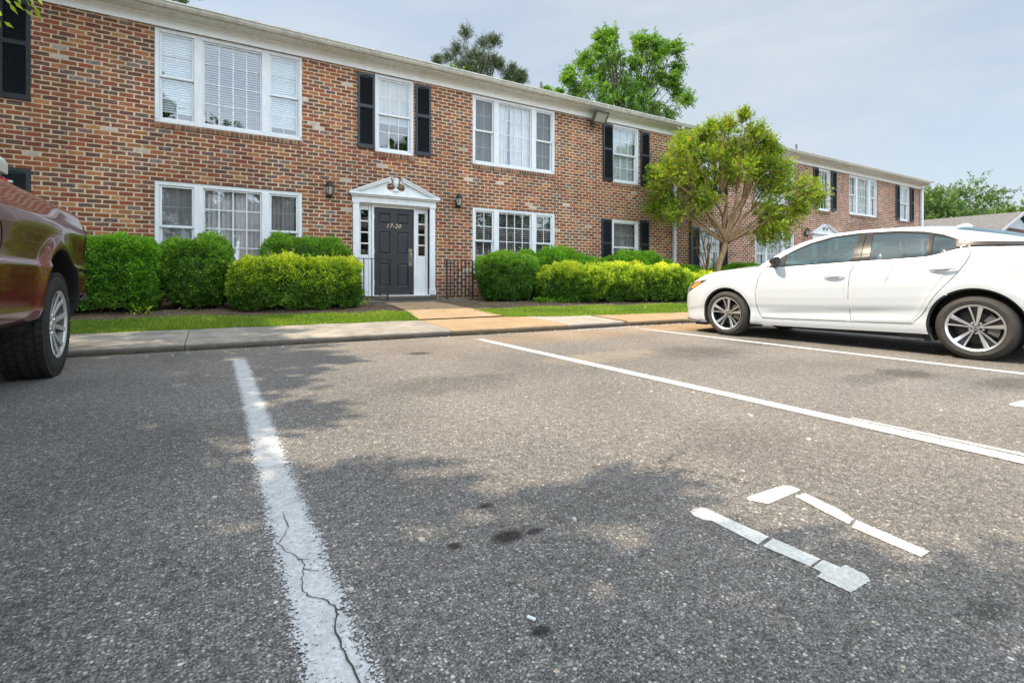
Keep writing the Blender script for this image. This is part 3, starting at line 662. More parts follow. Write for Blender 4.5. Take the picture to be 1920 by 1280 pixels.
def window(c, hw, z0, z1, opens, yo, treat, screens=(), bars='white', reveal=.02):
    """opens: list of (a, b, kind, columns)"""
    cas = .072; top = .075; mb = MB(); f, k = yo+reveal, yo+.13
    mb.box(c-hw+.002, c-hw+cas, f, k, z0, z1-.003); mb.box(c+hw-cas, c+hw-.002, f, k, z0, z1-.003)
    mb.box(c-hw+cas, c+hw-cas, f, k, z1-top, z1-.003); mb.box(c-hw+cas, c+hw-cas, f-.012, k, z0, z0+.062)
    mb.box(c-hw+.004, c-hw+cas-.02, f-.010, f+.02, z0+.062, z1-.03); mb.box(c+hw-cas+.02, c+hw-.004, f-.010, f+.02, z0+.062, z1-.03)
    for (a0, b0, *_), (a1, b1, *_) in zip(opens, opens[1:]): mb.box(c+b0, c+a1, f-.008, k, z0+.062, z1-top)
    zc0, zc1 = z0+.062, z1-top; ymid = yo+.075
    for a, b, kind, nc in opens:
        if kind == 'fix': sash(mb, c+a, c+b, zc0, zc1, yo+.05, yo+.10, .03)
        else:
            zm = (zc0+zc1)/2
            sash(mb, c+a, c+b, zm-.018, zc1, yo+.045, yo+.075, .036); sash(mb, c+a, c+b, zc0, zm+.014, yo+.078, yo+.108, .040)
    wo_ = mb.build('window', M['white'], bld, bevel=.003)
    for n_, (a, b, kind, nc) in enumerate(opens):
        scr = n_ in screens; g = M['pane_screen'] if scr else M['pane']
        if kind == 'fix':
            mb = MB(); mb.box(c+a+.03, c+b-.03, ymid, ymid+.004, zc0+.034, zc1-.03); mb.build('pane', M['pane'], wo_)
            muntins(c+a+.03, c+b-.03, zc0+.034, zc1-.03, nc, 4, ymid-.008, wo_)
        else:
            zm = (zc0+zc1)/2
            mb = MB(); mb.box(c+a+.036, c+b-.036, yo+.060, yo+.064, zm+.02, zc1-.036); mb.build('pane', g, wo_)
            mb = MB(); mb.box(c+a+.040, c+b-.040, yo+.093, yo+.097, zc0+.046, zm-.026); mb.build('pane', g, wo_)
            muntins(c+a+.036, c+b-.036, zm+.02, zc1-.036, nc, 2, yo+(.055 if not scr else .072), wo_, .007, bars if not scr else 'white_grime')
            muntins(c+a+.040, c+b-.040, zc0+.046, zm-.026, nc, 2, yo+(.088 if not scr else .105), wo_, .007, bars if not scr else 'white_grime')
    yb = yo+.155
    if treat == 'blinds_open':
        for n_, (a, b, *_) in enumerate(opens):
            blind_h(c+a, c+b, zc0 if n_ == 1 else zc0+.12, zc1, yb, .046 if n_ == 1 else .044, -8 if n_ == 1 else 66, M['blind'] if n_ == 1 else M['blind'], wo_)
    elif treat == 'blinds_dark':
        for n_, (a, b, *_) in enumerate(opens): blind_h(c+a, c+b, zc0, zc1, yb, .048, 20, M['blind_dim'], wo_, .040)
    elif treat == 'vertical': blind_v(c-hw+.1, c+hw-.1, zc0, zc1, yb, M['vblind'], wo_)
    elif treat == 'curtains':
        a, b = opens[1][0], opens[1][1]
        curtain(c+a-.1, c+a+.36, zc0, zc1, yb, M['curtain'], wo_, -.13); curtain(c+a+.40, c+b+.12, zc0, zc1, yb, M['curtain'], wo_, .05)
        curtain(c-hw+.1, c+a-.12, zc0, zc1, yb+.02, M['curtain_dim'], wo_); curtain(c+b+.14, c+hw-.1, zc0, zc1, yb+.02, M['curtain_dim'], wo_)
    elif treat == 'sheer':
        curtain(c-hw+.1, c+hw-.1, zc0, zc1, yb, M['curtain'], wo_, 0, .015)
    elif treat == 'shade_half':
        curtain(c-hw+.08, c+hw-.08, zc0+.60, zc1, yb, M['curtain_dim'], wo_, 0, .010)
    elif treat == 'blind_closed': blind_h(c-hw+.1, c+hw-.1, zc0, zc1, yb, .040, 62, M['blind'], wo_)
    elif treat == 'blind_grey': blind_h(c-hw+.1, c+hw-.1, zc0, zc1, yb, .040, 60, M['blind_dim'], wo_)
    rowlock(c-hw, c+hw, z0, yo)
    return wo_
T3 = [(-1.147, -.625, 'dh', 2), (-.49, .49, 'fix', 4), (.625, 1.147, 'dh', 2)]
S1 = [(-.452, .452, 'dh', 3)]; S2 = [(-.367, .367, 'dh', 3)]
YB = .045
window(.30, TRI, 3.62, 5.31, T3, 0, 'blinds_open'); window(.30, TRI, .97, 2.58, T3, 0, 'vertical', (0, 2))
window(6.57, TRI, 3.62, 5.31, T3, 0, 'curtains', (0, 2)); window(6.57, TRI, .97, 2.58, T3, 0, 'blinds_dark')
window(3.43, .44, 3.61, 5.31, S2, 0, 'shade_half', (), 'white_grime')
for z0, z1, tr, sc in ((3.63, 5.31, 'blind_closed', ()), (.97, 2.56, 'blind_grey', (0,))): window(10.33, .525, z0, z1, S1, 0, tr, sc)
for z0, z1 in ((3.63, 5.31), (.97, 2.56)): window(-3.55, .525, z0, z1, S1, 0, 'blind_grey')
for z0, z1, tr in ((3.63, 5.31, 'sheer'), (.97, 2.56, 'sheer')): window(14.10, .525, z0, z1, S1, YB, tr)
window(17.85, TRI, 3.62, 5.31, T3, YB, 'curtains'); window(17.85, TRI, .97, 2.58, T3, YB, 'blinds_dark')
window(24.40, TRI, 3.62, 5.31, T3, YB, 'sheer'); window(24.40, TRI, .97, 2.58, T3, YB, 'blinds_dark')
window(21.21, .44, 3.61, 5.31, S2, YB, 'shade_half')
for z0, z1, tr in ((3.63, 5.31, 'blind_grey'), (.97, 2.56, 'blind_grey')): window(28.30, .525, z0, z1, S1, YB, tr)

# ---- shutters
def shutter(x, z0, z1, yo, w=.365, arch=True):
    h_ = w/2; y0, y1 = yo-.040, yo-.008; st = .048; zm = z0+(z1-z0)*.56
    mb = MB(); mb.box(x-h_, x-h_+st, y0, y1, z0, z1); mb.box(x+h_-st, x+h_, y0, y1, z0, z1)
    mb.box(x-h_+st, x+h_-st, y0, y1, z0, z0+.085); mb.box(x-h_+st, x+h_-st, y0, y1, zm-.035, zm+.035)
    a, b = x-h_+st, x+h_-st
    P = [(a, z1), (b, z1)] + [(b-(b-a)*t, z1-.085+.035*math.sin(math.pi*t)) for t in np.linspace(0, 1, 9)]
    mb.prism(P, y0, y1, 'y'); mb.box(x-h_+.01, x+h_-.01, yo-.012, yo-.006, z0+.01, z1-.01)
    for c, d in ((z0+.085, zm-.035), (zm+.035, z1-.08)):
        n = int((d-c)/.031)
        for i in range(n):
            z = c+(i+.5)*(d-c)/n; mb.box(a, b, -.014, .014, -.0022, .0022, Matrix.Translation((0, yo-.023, z)) @ Matrix.Rotation(R(42), 4, 'X'))
    mb.build('shutter', M['shutter'], bld)
for x, z0, z1, yo in [(-2.72, 3.67, 5.27, 0), (-2.72, 1.0, 2.58, 0), (-4.4, 3.67, 5.27, 0), (-4.4, 1.0, 2.58, 0),
                      (2.795, 3.64, 5.25, 0), (4.085, 3.64, 5.25, 0), (9.63, 3.64, 5.25, 0), (11.10, 3.64, 5.25, 0), (9.58, .98, 2.55, 0), (11.07, .98, 2.58, 0),
                      (13.41, .98, 2.53, YB), (14.86, .98, 2.53, YB), (13.41, 3.64, 5.25, YB), (14.86, 3.64, 5.25, YB),
                      (20.57, 3.66, 5.28, YB), (21.93, 3.66, 5.28, YB), (27.60, 3.64, 5.27, YB), (29.10, 3.64, 5.27, YB), (27.60, .98, 2.53, YB), (29.10, .98, 2.53, YB)]:
    shutter(x, z0, z1, yo)

# ---- entrances
def text_mesh(body, size, ext, shear=0, spacing=1.0):
    cu = bpy.data.curves.new('t', 'FONT'); cu.body = body; cu.size = size; cu.extrude = ext; cu.shear = shear; cu.align_x = 'CENTER'; cu.space_character = spacing
    cu.bevel_depth = 0; cu.offset = .0; o = bpy.data.objects.new('t', cu); link(o)
    dg = bpy.context.evaluated_depsgraph_get(); me = bpy.data.meshes.new_from_object(o.evaluated_get(dg))
    bpy.data.objects.remove(o); return me
def entrance(c, yo, number):
    # surround: pilasters, entablature, pediment with a notch for the urn
    mb = MB(); f = yo-.055
    for s in (-1, 1):
        a, b = (c-.925, c-.80) if s < 0 else (c+.80, c+.925)
        mb.box(a, b, f, yo+.16, .47, 2.47); mb.box(a-.015, b+.015, f-.014, yo-.004, .47, .60); mb.box(a-.012, b+.012, f-.012, yo-.004, 2.44, 2.468)
    mb.box(c-.945, c+.945, f-.004, yo+.16, 2.47, 2.60)
    mb.box(c-.985, c+.985, f-.05, yo-.003, 2.60, 2.632); mb.box(c-1.02, c+1.02, f-.085, yo-.003, 2.632, 2.672)
    mb.box(c-.80, c+.80, yo+.005, yo+.16, 2.44, 2.469)
    mb.build('door_surround', M['white'], bld, bevel=.004)
    mb = MB(); rise = .41; sl = rise/1.0
    def arc(cx, cz, r, a0, a1, n=12): return [(cx+r*math.cos(R(a0+(a1-a0)*i/n)), cz+r*math.sin(R(a0+(a1-a0)*i/n))) for i in range(n+1)]
    zb = 2.672
    for s in (-1, 1):
        cxh, czh, rh = .125, zb+.175, .083
        P = [(0, zb), (.93, zb), (.15, zb+rise-.15*sl-.03)] + [(.085, zb+.315)] + arc(cxh, czh, rh, 100, -165, 14) + [(.0, zb+.085)]
        P = [(c+s*x, z) for x, z in P]
        mb.prism(P, f+.004, yo-.004, 'y')
        R0, R1 = (1.02, zb), (.135, zb+rise-.135*sl+.012)
        th = .062
        Q = [(c+s*R0[0], R0[1]), (c+s*R1[0], R1[1]), (c+s*R1[0], R1[1]-th), (c+s*(R0[0]-.14), R0[1]-.0)]
        mb.prism(Q, f-.060, yo-.005, 'y')
        Q = [(c+s*R0[0], R0[1]+.004), (c+s*R1[0], R1[1]+.022), (c+s*R1[0], R1[1]-.006), (c+s*(R0[0]-.05), R0[1])]
        mb.prism(Q, f-.082, yo-.006, 'y')
    pd = mb.build('pediment', M['white'], bld)
    mb = MB(); mb.lathe([(0, 0), (.075, 0), (.075, .018), (.045, .032), (.022, .055), (.018, .085), (.040, .11), (.062, .16), (.070, .215), (.064, .24), (.074, .250), (.074, .272), (.052, .288), (.035, .298), (0, .302)], (c, f+.02, zb+.088), 20)
    mb.build('urn', M['white'], pd, smooth=True, auto=40)
    # sidelights and jambs set back in the opening
    yd = yo+.10
    for s in (-1, 1):
        def X(a, b): return (c+a, c+b) if s > 0 else (c-b, c-a)
        mb = MB()
        for a, b, z0, z1 in ((.505, .565, .47, 2.44), (.735, .798, .47, 2.44)): x0, x1 = X(a, b); mb.box(x0, x1, yd-.02, yd+.05, z0, z1)
        x0, x1 = X(.455, .503); mb.box(x0, x1, yd-.05, yd+.06, .47, 2.44)
        x0, x1 = X(.566, .734); mb.box(x0, x1, yd-.008, yd+.04, .47, 1.36); mb.box(x0, x1, yd-.008, yd+.04, 2.33, 2.439)
        for j in (1, 2, 3): z = 1.36+.97*j/4; mb.box(x0, x1, yd-.006, yd+.03, z-.014, z+.014)
        x0, x1 = X(.60, .70); mb.box(x0, x1, yd-.016, yd-.009, .62, .64); mb.box(x0, x1, yd-.016, yd-.009, 1.19, 1.21)
        slt = mb.build('sidelight', M['white'], bld, bevel=.003)
        x0, x1 = X(.566, .734)
        mb = MB(); mb.box(x0, x1, yd+.008, yd+.012, 1.361, 2.329); mb.build('pane', M['pane'], slt)
    mb = MB(); mb.box(c-.453, c+.453, yd-.045, yd+.06, 2.405, 2.439)
    mb.build('door_head', M['white_grime'], bld, bevel=.003)
    mb = MB(); mb.box(c-.80, c+.80, yo-.06, yd+.05, .40, .470); mb.build('threshold', M['white_grime'], bld, bevel=.003)
    # six-panel door
    hw = .449; y0 = yd-.012; mb = MB(); z0, z1 = .472, 2.402
    cols = [(-.36, -.085), (.085, .36)]; rws = [(.60, 1.17), (1.36, 1.88), (2.06, 2.29)]
    xs = [-hw, -.34, -.075, .075, .34, hw]; zs = [z0, .66, 1.17, 1.38, 1.88, 2.06, 2.29, z1]
    def isp(i, j): return i in (1, 3) and j in (1, 3, 5)
    for i in range(5):
        for j in range(7):
            a, b, p, q = c+xs[i], c+xs[i+1], zs[j], zs[j+1]
            if not isp(i, j): mb.add([(a, y0, p), (b, y0, p), (b, y0, q), (a, y0, q)], [(0, 1, 2, 3)])
            else:
                L0 = [(a, y0, p), (b, y0, p), (b, y0, q), (a, y0, q)]; e = .020; g = .042
                L1 = [(a+e, y0+.016, p+e), (b-e, y0+.016, p+e), (b-e, y0+.016, q-e), (a+e, y0+.016, q-e)]
                L2 = [(a+g, y0+.004, p+g), (b-g, y0+.004, p+g), (b-g, y0+.004, q-g), (a+g, y0+.004, q-g)]
                mb.add(L0+L1+L2, [(k, (k+1) % 4, 4+(k+1) % 4, 4+k) for k in range(4)] + [(4+k, 4+(k+1) % 4, 8+(k+1) % 4, 8+k) for k in range(4)] + [(8, 9, 10, 11)])
    mb.box(c-hw, c+hw, y0+.02, y0+.045, z0, z1)
    dr = mb.build('door', M['door'], bld)
    mb = MB(); mb.box(c+.335, c+.425, y0-.006, y0-.001, 1.12, 1.52); mb.build('handle_plate', M['bronze'], dr)
    mb = MB(); mb.tube([(c+.38, y0-.006, 1.42), (c+.38, y0-.045, 1.405), (c+.38, y0-.055, 1.34), (c+.38, y0-.045, 1.275), (c+.38, y0-.006, 1.26)], .009, 8)
    mb.lathe([(0, -.012), (.018, -.012), (.018, 0)], (c+.38, y0-.006, 1.47), 12, 'y'); mb.build('handle', M['brass'], dr, smooth=True)
    mb = MB(); mb.box(c-.30, c+.34, y0-.006, y0-.001, .485, .500); mb.build('kick_strip', M['grey_metal'], dr)
    for z in (.75, 1.45, 2.2):
        mb = MB(); mb.lathe([(0, -.05), (.012, -.05), (.012, .05), (0, .05)], (c-.452, y0-.008, z), 8); mb.build('hinge', M['white'], dr)
    if number:
        me = text_mesh(number, .132, .004, .32, 1.12); me.materials.append(M['brass'])
        o = link(bpy.data.objects.new('house_number', me)); o.parent = dr; o.location = (c-.02, y0-.010, 1.965); o.rotation_euler = (R(90), 0, 0)
entrance(door_c[0], 0, '17-20'); entrance(door_c[1], YB, None)
# porch slab and steps
def porch(c, xr):
    mb = MB(); mb.box(c-.99, c+.90, 9.83, YW-.002, .10, .385); mb.box(c-.88, c+.88, YW-.22, YW-.003, .385, .455)
    mb.box(c+.903, c+xr, 9.98, YW-.002, .10, .370)
    tag(mb.build('porch', M['concrete_old'], bevel=.012), kind='structure')
porch(3.44, 1.55); porch(21.21, 1.55)
mb = MB(); mb.box(-.62, .62, -.34, .34, 0, .014)
dm = mb.build('doormat', M['mat'], bevel=.004); dm.location = (3.55, 10.24, .386); tag(dm, 'black rubber doormat in front of the dark door', 'doormat')
# railings
def railing(x0, x1, y, zb, zt, n, label, scroll):
    o = thing('railing', label, 'railing', ((x0+x1)/2, y, zb), 0, 'iron railings beside the entrance'); L_ = x1-x0; h_ = zt-zb
    mb = MB(); mb.box(-L_/2-.02, L_/2+.02, -.019, .019, h_-.014, h_); sx = L_/2*scroll
    mb.tube([(sx, 0, h_-.007), (sx+.05*scroll, 0, h_-.02), (sx+.07*scroll, 0, h_-.06), (sx+.04*scroll, 0, h_-.10), (sx+.015*scroll, 0, h_-.075), (sx+.03*scroll, 0, h_-.05)], .012, 6)
    mb.build('handrail', M['iron'], o)
    mb = MB(); mb.box(-L_/2, L_/2, -.010, .010, .085, .100); mb.build('bottom_rail', M['iron'], o)
    for s in (-1, 1):
        mb = MB(); mb.box(s*L_/2-.014, s*L_/2+.014, -.014, .014, -.03, h_-.014); mb.build('post', M['iron'], o)
    for i in range(1, n+1):
        x = -L_/2+L_*i/(n+1); mb = MB(); mb.box(x-.010, x+.010, -.010, .010, .10, h_-.014); mb.build('baluster', M['iron'], o)
railing(4.34, 4.96, 10.05, .37, 1.24, 6, 'black iron railing on the right of the doorstep against bare brick', -1)
railing(2.38, 3.02, 10.0, .385, 1.24, 3, 'black iron railing on the left of the doorstep behind the yellow hedge', 1)
# lanterns
def lantern(x, yo, label):
    o = thing('wall_lantern', label, 'wall lantern', (x, YW+yo, 2.62), 0, 'lanterns beside the entrances'); o.scale = (.86, .86, .90)
    mb = MB(); mb.prism([(-.05, -.10), (.05, -.10), (.05, .06), (-.05, .06)], -.02, -.002, 'y'); mb.tube([(0, -.01, -.02), (0, -.06, -.10), (0, -.13, -.115), (0, -.13, -.06)], .011, 8)
    mb.lathe([(0, -.195), (.010, -.185), (.016, -.165), (.008, -.15), (.020, -.135), (.048, -.115), (.058, -.08), (.058, -.065)], (0, -.13, 0), 6); mb.build('bracket', M['iron'], o)
    mb = MB(); mb.lathe([(.105, .115), (.112, .128), (.070, .185), (.062, .190), (.058, .215), (.030, .235), (.010, .245), (.008, .262), (0, .268)], (0, -.13, 0), 6); mb.lathe([(.108, .115), (0, .115)], (0, -.13, 0), 6)
    for k in range(6):
        a = math.pi*2*k/6; mb.tube([(.056*math.cos(a), -.13+.056*math.sin(a), -.066), (.098*math.cos(a), -.13+.098*math.sin(a), .118)], .006, 5)
    mb.build('lamp_cap', M['iron'], o)
    mb = MB(); mb.lathe([(.050, -.064), (.092, .113)], (0, -.13, 0), 6); mb.build('glass', M['lamp_glass'], o)
    mb = MB(); mb.lathe([(0, -.02), (.018, -.02), (.02, .03), (.012, .06), (0, .065)], (0, -.13, 0), 10); mb.build('bulb', M['blind'], o, smooth=True)
lantern(2.03, 0, 'black wall lantern on the brick left of the 17-20 door')
lantern(4.94, 0, 'black wall lantern on the brick right of the 17-20 door')
lantern(19.78, YB, 'black wall lantern beside the far entrance above the white car')
lantern(22.70, YB, 'black wall lantern on the far side of the second entrance, mostly hidden by the car')
# floodlight
o = thing('floodlight', 'bronze square floodlight mounted under the gutter', 'floodlight', (9.06, YW-.02, 5.17))
mb = MB(); mb.box(-.06, .06, -.02, .0, -.08, .08); mb.tube([(0, -.02, 0), (0, -.12, .0), (0, -.17, .06)], .02, 8); mb.build('bracket', M['grey_metal'], o)
T = Matrix.Translation((.0, -.27, .14)) @ Matrix.Rotation(R(34), 4, 'X')
mb = MB(); mb.add([T @ Vector(p) for p in [(-.21,-.10,-.15),(.21,-.10,-.15),(.21,-.10,.15),(-.21,-.10,.15),(-.11,.12,-.09),(.11,.12,-.09),(.11,.12,.09),(-.11,.12,.09)]], [(4,5,6,7),(0,1,5,4),(1,2,6,5),(2,3,7,6),(3,0,4,7)])
for a, b, c, d in ((-.225,-.19,-.165,.165),(.19,.225,-.165,.165),(-.19,.19,-.165,-.13),(-.19,.19,.13,.165)): mb.box(a, b, -.125, -.095, c, d, T)
mb.build('housing', M['grey_metal'], o)
mb = MB(); mb.box(-.19, .19, -.108, -.104, -.13, .13, T); mb.build('lens', M['lamp_glass'], o)
mb = MB(); mb.lathe([(0, -.12), (.02, -.12), (.02, .12), (0, .12)], (0, 0, 0), 10, 'x'); bo = mb.build('bulb', M['blind'], o, smooth=True); bo.location = T @ Vector((0, -.03, 0))

# ------------------------------------------------------------------ vegetation
def unit(a): return a/np.maximum(np.linalg.norm(a, axis=-1, keepdims=True), 1e-9)
def leaf_mesh(name, P, D, Nn, ln, wd, rnd, mat, parent, fold=.0):
    """one kite-shaped leaf per point: P base, D direction, Nn rough normal"""
    n = len(P); D = unit(D); S = unit(np.cross(D, Nn)); Nn = np.cross(S, D)
    ln = np.asarray(ln).reshape(-1, 1)*np.ones((n, 1)); wd = np.asarray(wd).reshape(-1, 1)*np.ones((n, 1))
    V = np.empty((n, 4, 3), np.float32)
    V[:, 0] = P; V[:, 1] = P+D*ln*.45+S*wd*.5+Nn*ln*fold; V[:, 2] = P+D*ln-Nn*ln*.10; V[:, 3] = P+D*ln*.45-S*wd*.5+Nn*ln*fold
    me = bpy.data.meshes.new(name); me.vertices.add(n*4); me.vertices.foreach_set('co', V.ravel())
    me.loops.add(n*4); me.loops.foreach_set('vertex_index', np.arange(n*4, dtype=np.int32))
    me.polygons.add(n); me.polygons.foreach_set('loop_start', np.arange(0, n*4, 4, dtype=np.int32))
    me.update(calc_edges=True)
    at = me.attributes.new('rnd', 'FLOAT', 'FACE'); at.data.foreach_set('value', np.clip(rnd, 0, 1).astype(np.float32))
    me.materials.append(mat); o = link(bpy.data.objects.new(name, me)); o.parent = parent
    return o
def nz3(P, sc, seed=0):
    return np.array([noise.noise(Vector((p[0]*sc+seed, p[1]*sc, p[2]*sc-seed))) for p in P])

def shrub(label, c, half, n, mat, leaf=.028, rz=0, p=4.0, lump=.09, group=None, tip=.0, seed=0, cat='shrub', stretch=1.0, growth_shade=.25, thin=0, name='shrub', groundgap=0.12, taper=0.0):
    """clipped or loose shrub: leaf shell over a twiggy core; c = centre of its base on the ground"""
    hx, hy, hz = half; o = thing(name, label, cat, c, rz, group); leaf = leaf*1.30; n = int(n*.80); tip = tip*2
    def tap(P): k_ = 1-taper*np.clip(1-P[:, 2]/(1.1*hz), 0, 1); P[:, 0] *= k_; P[:, 1] *= k_; return P
    g = np.random.default_rng(seed+11)
    def surf(d):
        q = np.abs(d); r = 1/np.power(q[:, 0]**p+q[:, 1]**p+np.maximum(q[:, 2], 1e-6)**p, 1/p)
        return d*r[:, None]
    m = int(n*1.5); f = g.integers(0, 5, m); a = g.uniform(-1, 1, (m, 3))
    areas = np.array([hy*hz, hy*hz, hx*hz, hx*hz, hx*hy*1.3]); f = g.choice(5, m, p=areas/areas.sum())
    for i, (ax, s) in enumerate([(0, 1), (0, -1), (1, 1), (1, -1), (2, 1)]): a[f == i, ax] = s
    Q = surf(unit(a))
    nr = np.sign(Q)*np.abs(Q)**(p-1)/np.array([hx, hy, hz]); nr = unit(nr)
    P = Q*np.array([hx, hy, hz])
    nb = nz3(P, 2.6, seed)+.5*nz3(P, 6.5, seed+5)
    depth = np.abs(g.normal(0, 1, m))*.04
    cl_ = nz3(P, 11, seed+8)
    P = P + nr*(nb*lump*1.3+cl_*.055-depth+g.random(m)*.03)[:, None]
    P[:, 2] += hz; P = tap(P)
    keep = P[:, 2] > groundgap+.08*nz3(P*[1, 1, 0], 4, seed+3)
    if thin: keep &= (nb > -thin) | (g.random(m) < .5)
    P, nr, nb, depth, cl_ = P[keep][:n], nr[keep][:n], nb[keep][:n], depth[keep][:n], cl_[keep][:n]
    k = len(P); D = unit(nr*.9+g.normal(0, .55, (k, 3))+[0, 0, .35]); Nn = unit(nr+g.normal(0, .6, (k, 3)))
    rnd = g.normal(.41, .18, k) + growth_shade*(nb*.9+(P[:, 2]/(2*hz)-.76)*2.7) + cl_*.30  # paler new growth on top, shade painted into the lower leaves
    ln = leaf*g.uniform(.7, 1.35, k)
    leaf_mesh('foliage', P, D, Nn, ln*stretch, ln*.62, rnd, mat, o, .06)
    # loose shoots above the clipped surface
    if tip:
        t = g.choice(k, int(tip), replace=False); SP, SD = [], []
        for i in t:
            if nr[i][2] < .2: continue
            d = unit(np.array([g.normal(0, .3), g.normal(0, .3), 1.0])); Ls = g.uniform(.04, .15)
            for j in np.linspace(.1, 1, int(6+Ls*50)): SP.append(P[i]+d*Ls*j+g.normal(0, .004, 3)); SD.append(d*.6+g.normal(0, .7, 3))
        SP, SD = np.array(SP), np.array(SD); kk = len(SP)
        leaf_mesh('shoots', SP, SD, unit(g.normal(0, 1, (kk, 3))), leaf*g.uniform(.6, 1.1, kk), leaf*.45, g.normal(.62+growth_shade*.5, .15, kk), mat, o, .05)
    # twiggy core
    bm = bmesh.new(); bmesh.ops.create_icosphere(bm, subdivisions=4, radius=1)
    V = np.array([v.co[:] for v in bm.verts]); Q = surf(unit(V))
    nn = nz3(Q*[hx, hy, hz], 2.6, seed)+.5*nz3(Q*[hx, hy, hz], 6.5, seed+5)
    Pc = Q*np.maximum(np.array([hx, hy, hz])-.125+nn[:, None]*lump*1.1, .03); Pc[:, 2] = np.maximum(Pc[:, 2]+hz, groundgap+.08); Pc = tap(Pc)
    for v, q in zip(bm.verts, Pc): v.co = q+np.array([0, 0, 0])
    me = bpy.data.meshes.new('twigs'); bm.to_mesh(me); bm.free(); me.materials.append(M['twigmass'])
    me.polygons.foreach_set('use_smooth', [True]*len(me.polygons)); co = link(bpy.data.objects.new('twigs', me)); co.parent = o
    mb = MB()
    for i in range(int(6+hx*7)):
        x, y = g.uniform(-.7, .7)*hx, g.uniform(-.75, .5)*hy; x2, y2 = x*1.2+g.normal(0, .07), y*1.15+g.normal(0, .05)
        mb.tube([(x*.8, y*.8, -.03), ((x+x2)/2, (y+y2)/2, .16), (x2, y2, .34+.2*g.random())], [.013, .010, .007], 5)
    mb.build('stems', M['twig'], o)
    return o
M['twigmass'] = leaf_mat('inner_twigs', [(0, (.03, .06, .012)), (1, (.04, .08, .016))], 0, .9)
HG = 'clipped shrubs along the front of the building'
shrub('dark green box-clipped yew at the left end, behind the red truck tyre', (-1.72, 9.80, .27), (.95, .52, .585), 52000, M['leaf_yew'], .026, R(-1), 7, .06, HG, 40, 1, growth_shade=.22, stretch=1.15)
shrub('rounded green holly shrub under the ground floor window beside the boxy yew', (-.22, 9.93, .26), (.54, .52, .60), 34000, M['leaf_holly'], .027, 0, 3.3, .12, HG, 130, 2, growth_shade=.22, thin=.35, taper=.42)
shrub('wide yellow-green clipped hedge just left of the front step', (1.27, 9.42, .235), (1.03, .46, .46), 52000, M['leaf_gold'], .027, R(-2), 5, .075, HG, 150, 3, growth_shade=.42)
shrub('dark green shrub rising behind the left yellow-green hedge, against the wall', (1.55, 10.22, .30), (.85, .42, .66), 30000, M['leaf_holly'], .027, 0, 3.2, .10, HG, 80, 4, growth_shade=.22, taper=.2)
shrub('domed green shrub just right of the front step railing', (5.72, 9.85, .25), (.66, .56, .57), 36000, M['leaf_holly'], .029, 0, 2.8, .12, HG, 60, 5, growth_shade=.42, taper=.28)
shrub('spreading green shrub behind the yellow hedge, under the right ground floor window', (7.35, 10.15, .30), (1.25, .48, .62), 36000, M['leaf_yew'], .031, 0, 3.0, .12, HG, 90, 6, growth_shade=.30, taper=.35)
shrub('long yellow-green hedge right of the step, reaching to the white car', (8.35, 9.12, .225), (2.02, .50, .46), 84000, M['leaf_gold'], .030, R(-13), 4.5, .11, HG, 240, 7, growth_shade=.46)
shrub('green shrub between the yellow hedge and the single ground floor window', (10.0, 10.10, .30), (1.35, .50, .60), 36000, M['leaf_yew'], .033, 0, 3.0, .13, HG, 90, 8, growth_shade=.28)
shrub('low yellow-green end of the hedge beside the crape myrtle trunk', (11.15, 8.75, .22), (.85, .45, .36), 26000, M['leaf_gold'], .032, R(-10), 3.5, .12, HG, 70, 9, growth_shade=.45)
shrub('low green shrub at the foot of the downspout', (12.35, 10.15, .30), (.95, .45, .42), 20000, M['leaf_yew'], .034, 0, 3, .12, HG, 40, 10, growth_shade=.2)
shrub('dark spreading juniper along the wall above the hood of the white car', (15.6, 9.95, .30), (2.2, .62, .48), 36000, M['leaf_yew'], .038, 0, 3.4, .14, HG, 60, 12, growth_shade=.02)
shrub('dark juniper under the windows near the far entrance', (19.2, 10.1, .30), (1.3, .5, .42), 9000, M['leaf_yew'], .05, 0, 3.4, .14, HG, 0, 13, growth_shade=.05)
# ground plants at the hedge gap and by the step
def plant(label, c, n, ln, spread, mat, seed, up=.5, h=.10):
    o = thing('ground_plant', label, 'plant', c); g = np.random.default_rng(seed)
    a = g.uniform(0, 6.283, n); r = spread*np.sqrt(g.random(n)); P = np.stack([r*np.cos(a), r*np.sin(a)*.6, h*g.random(n)], 1)
    D = np.stack([np.cos(a), np.sin(a), np.full(n, up)], 1)+g.normal(0, .35, (n, 3))
    leaf_mesh('leaves', P, D, unit(np.array([0, -.3, 1])+g.normal(0, .3, (n, 3))), ln*g.uniform(.6, 1.2, n), ln*.55, g.normal(.5, .2, n), mat, o, .05)
    mb = MB()
    for i in range(8): mb.tube([(0, 0, -.02), (P[i][0]*.5, P[i][1]*.5, P[i][2]*.6), tuple(P[i])], [.004, .003, .002], 4)
    mb.build('stem', M['twig'], o)
for i, (x, y, l) in enumerate([(6.35, 9.25, 'leafy ground plant in the gap between the dome shrub and the long hedge'), (6.75, 9.15, 'broad-leaved weed at the foot of the long yellow hedge'),
                               (2.42, 9.55, 'small feathery weed at the corner of the left hedge by the step'), (-.95, 9.28, 'pale seedling growing at the corner of the boxy yew'), (2.5, 9.85, 'thin weed poking through the left railing')]):
    plant(l, (x, y, .28), 240 if i < 2 else 70, .075 if i < 2 else .05, .26 if i < 2 else .12, M['leaf_holly'] if i < 2 else M['leaf_gold'], 40+i, .5 if i < 3 else 1.4, .12 if i < 4 else .3)
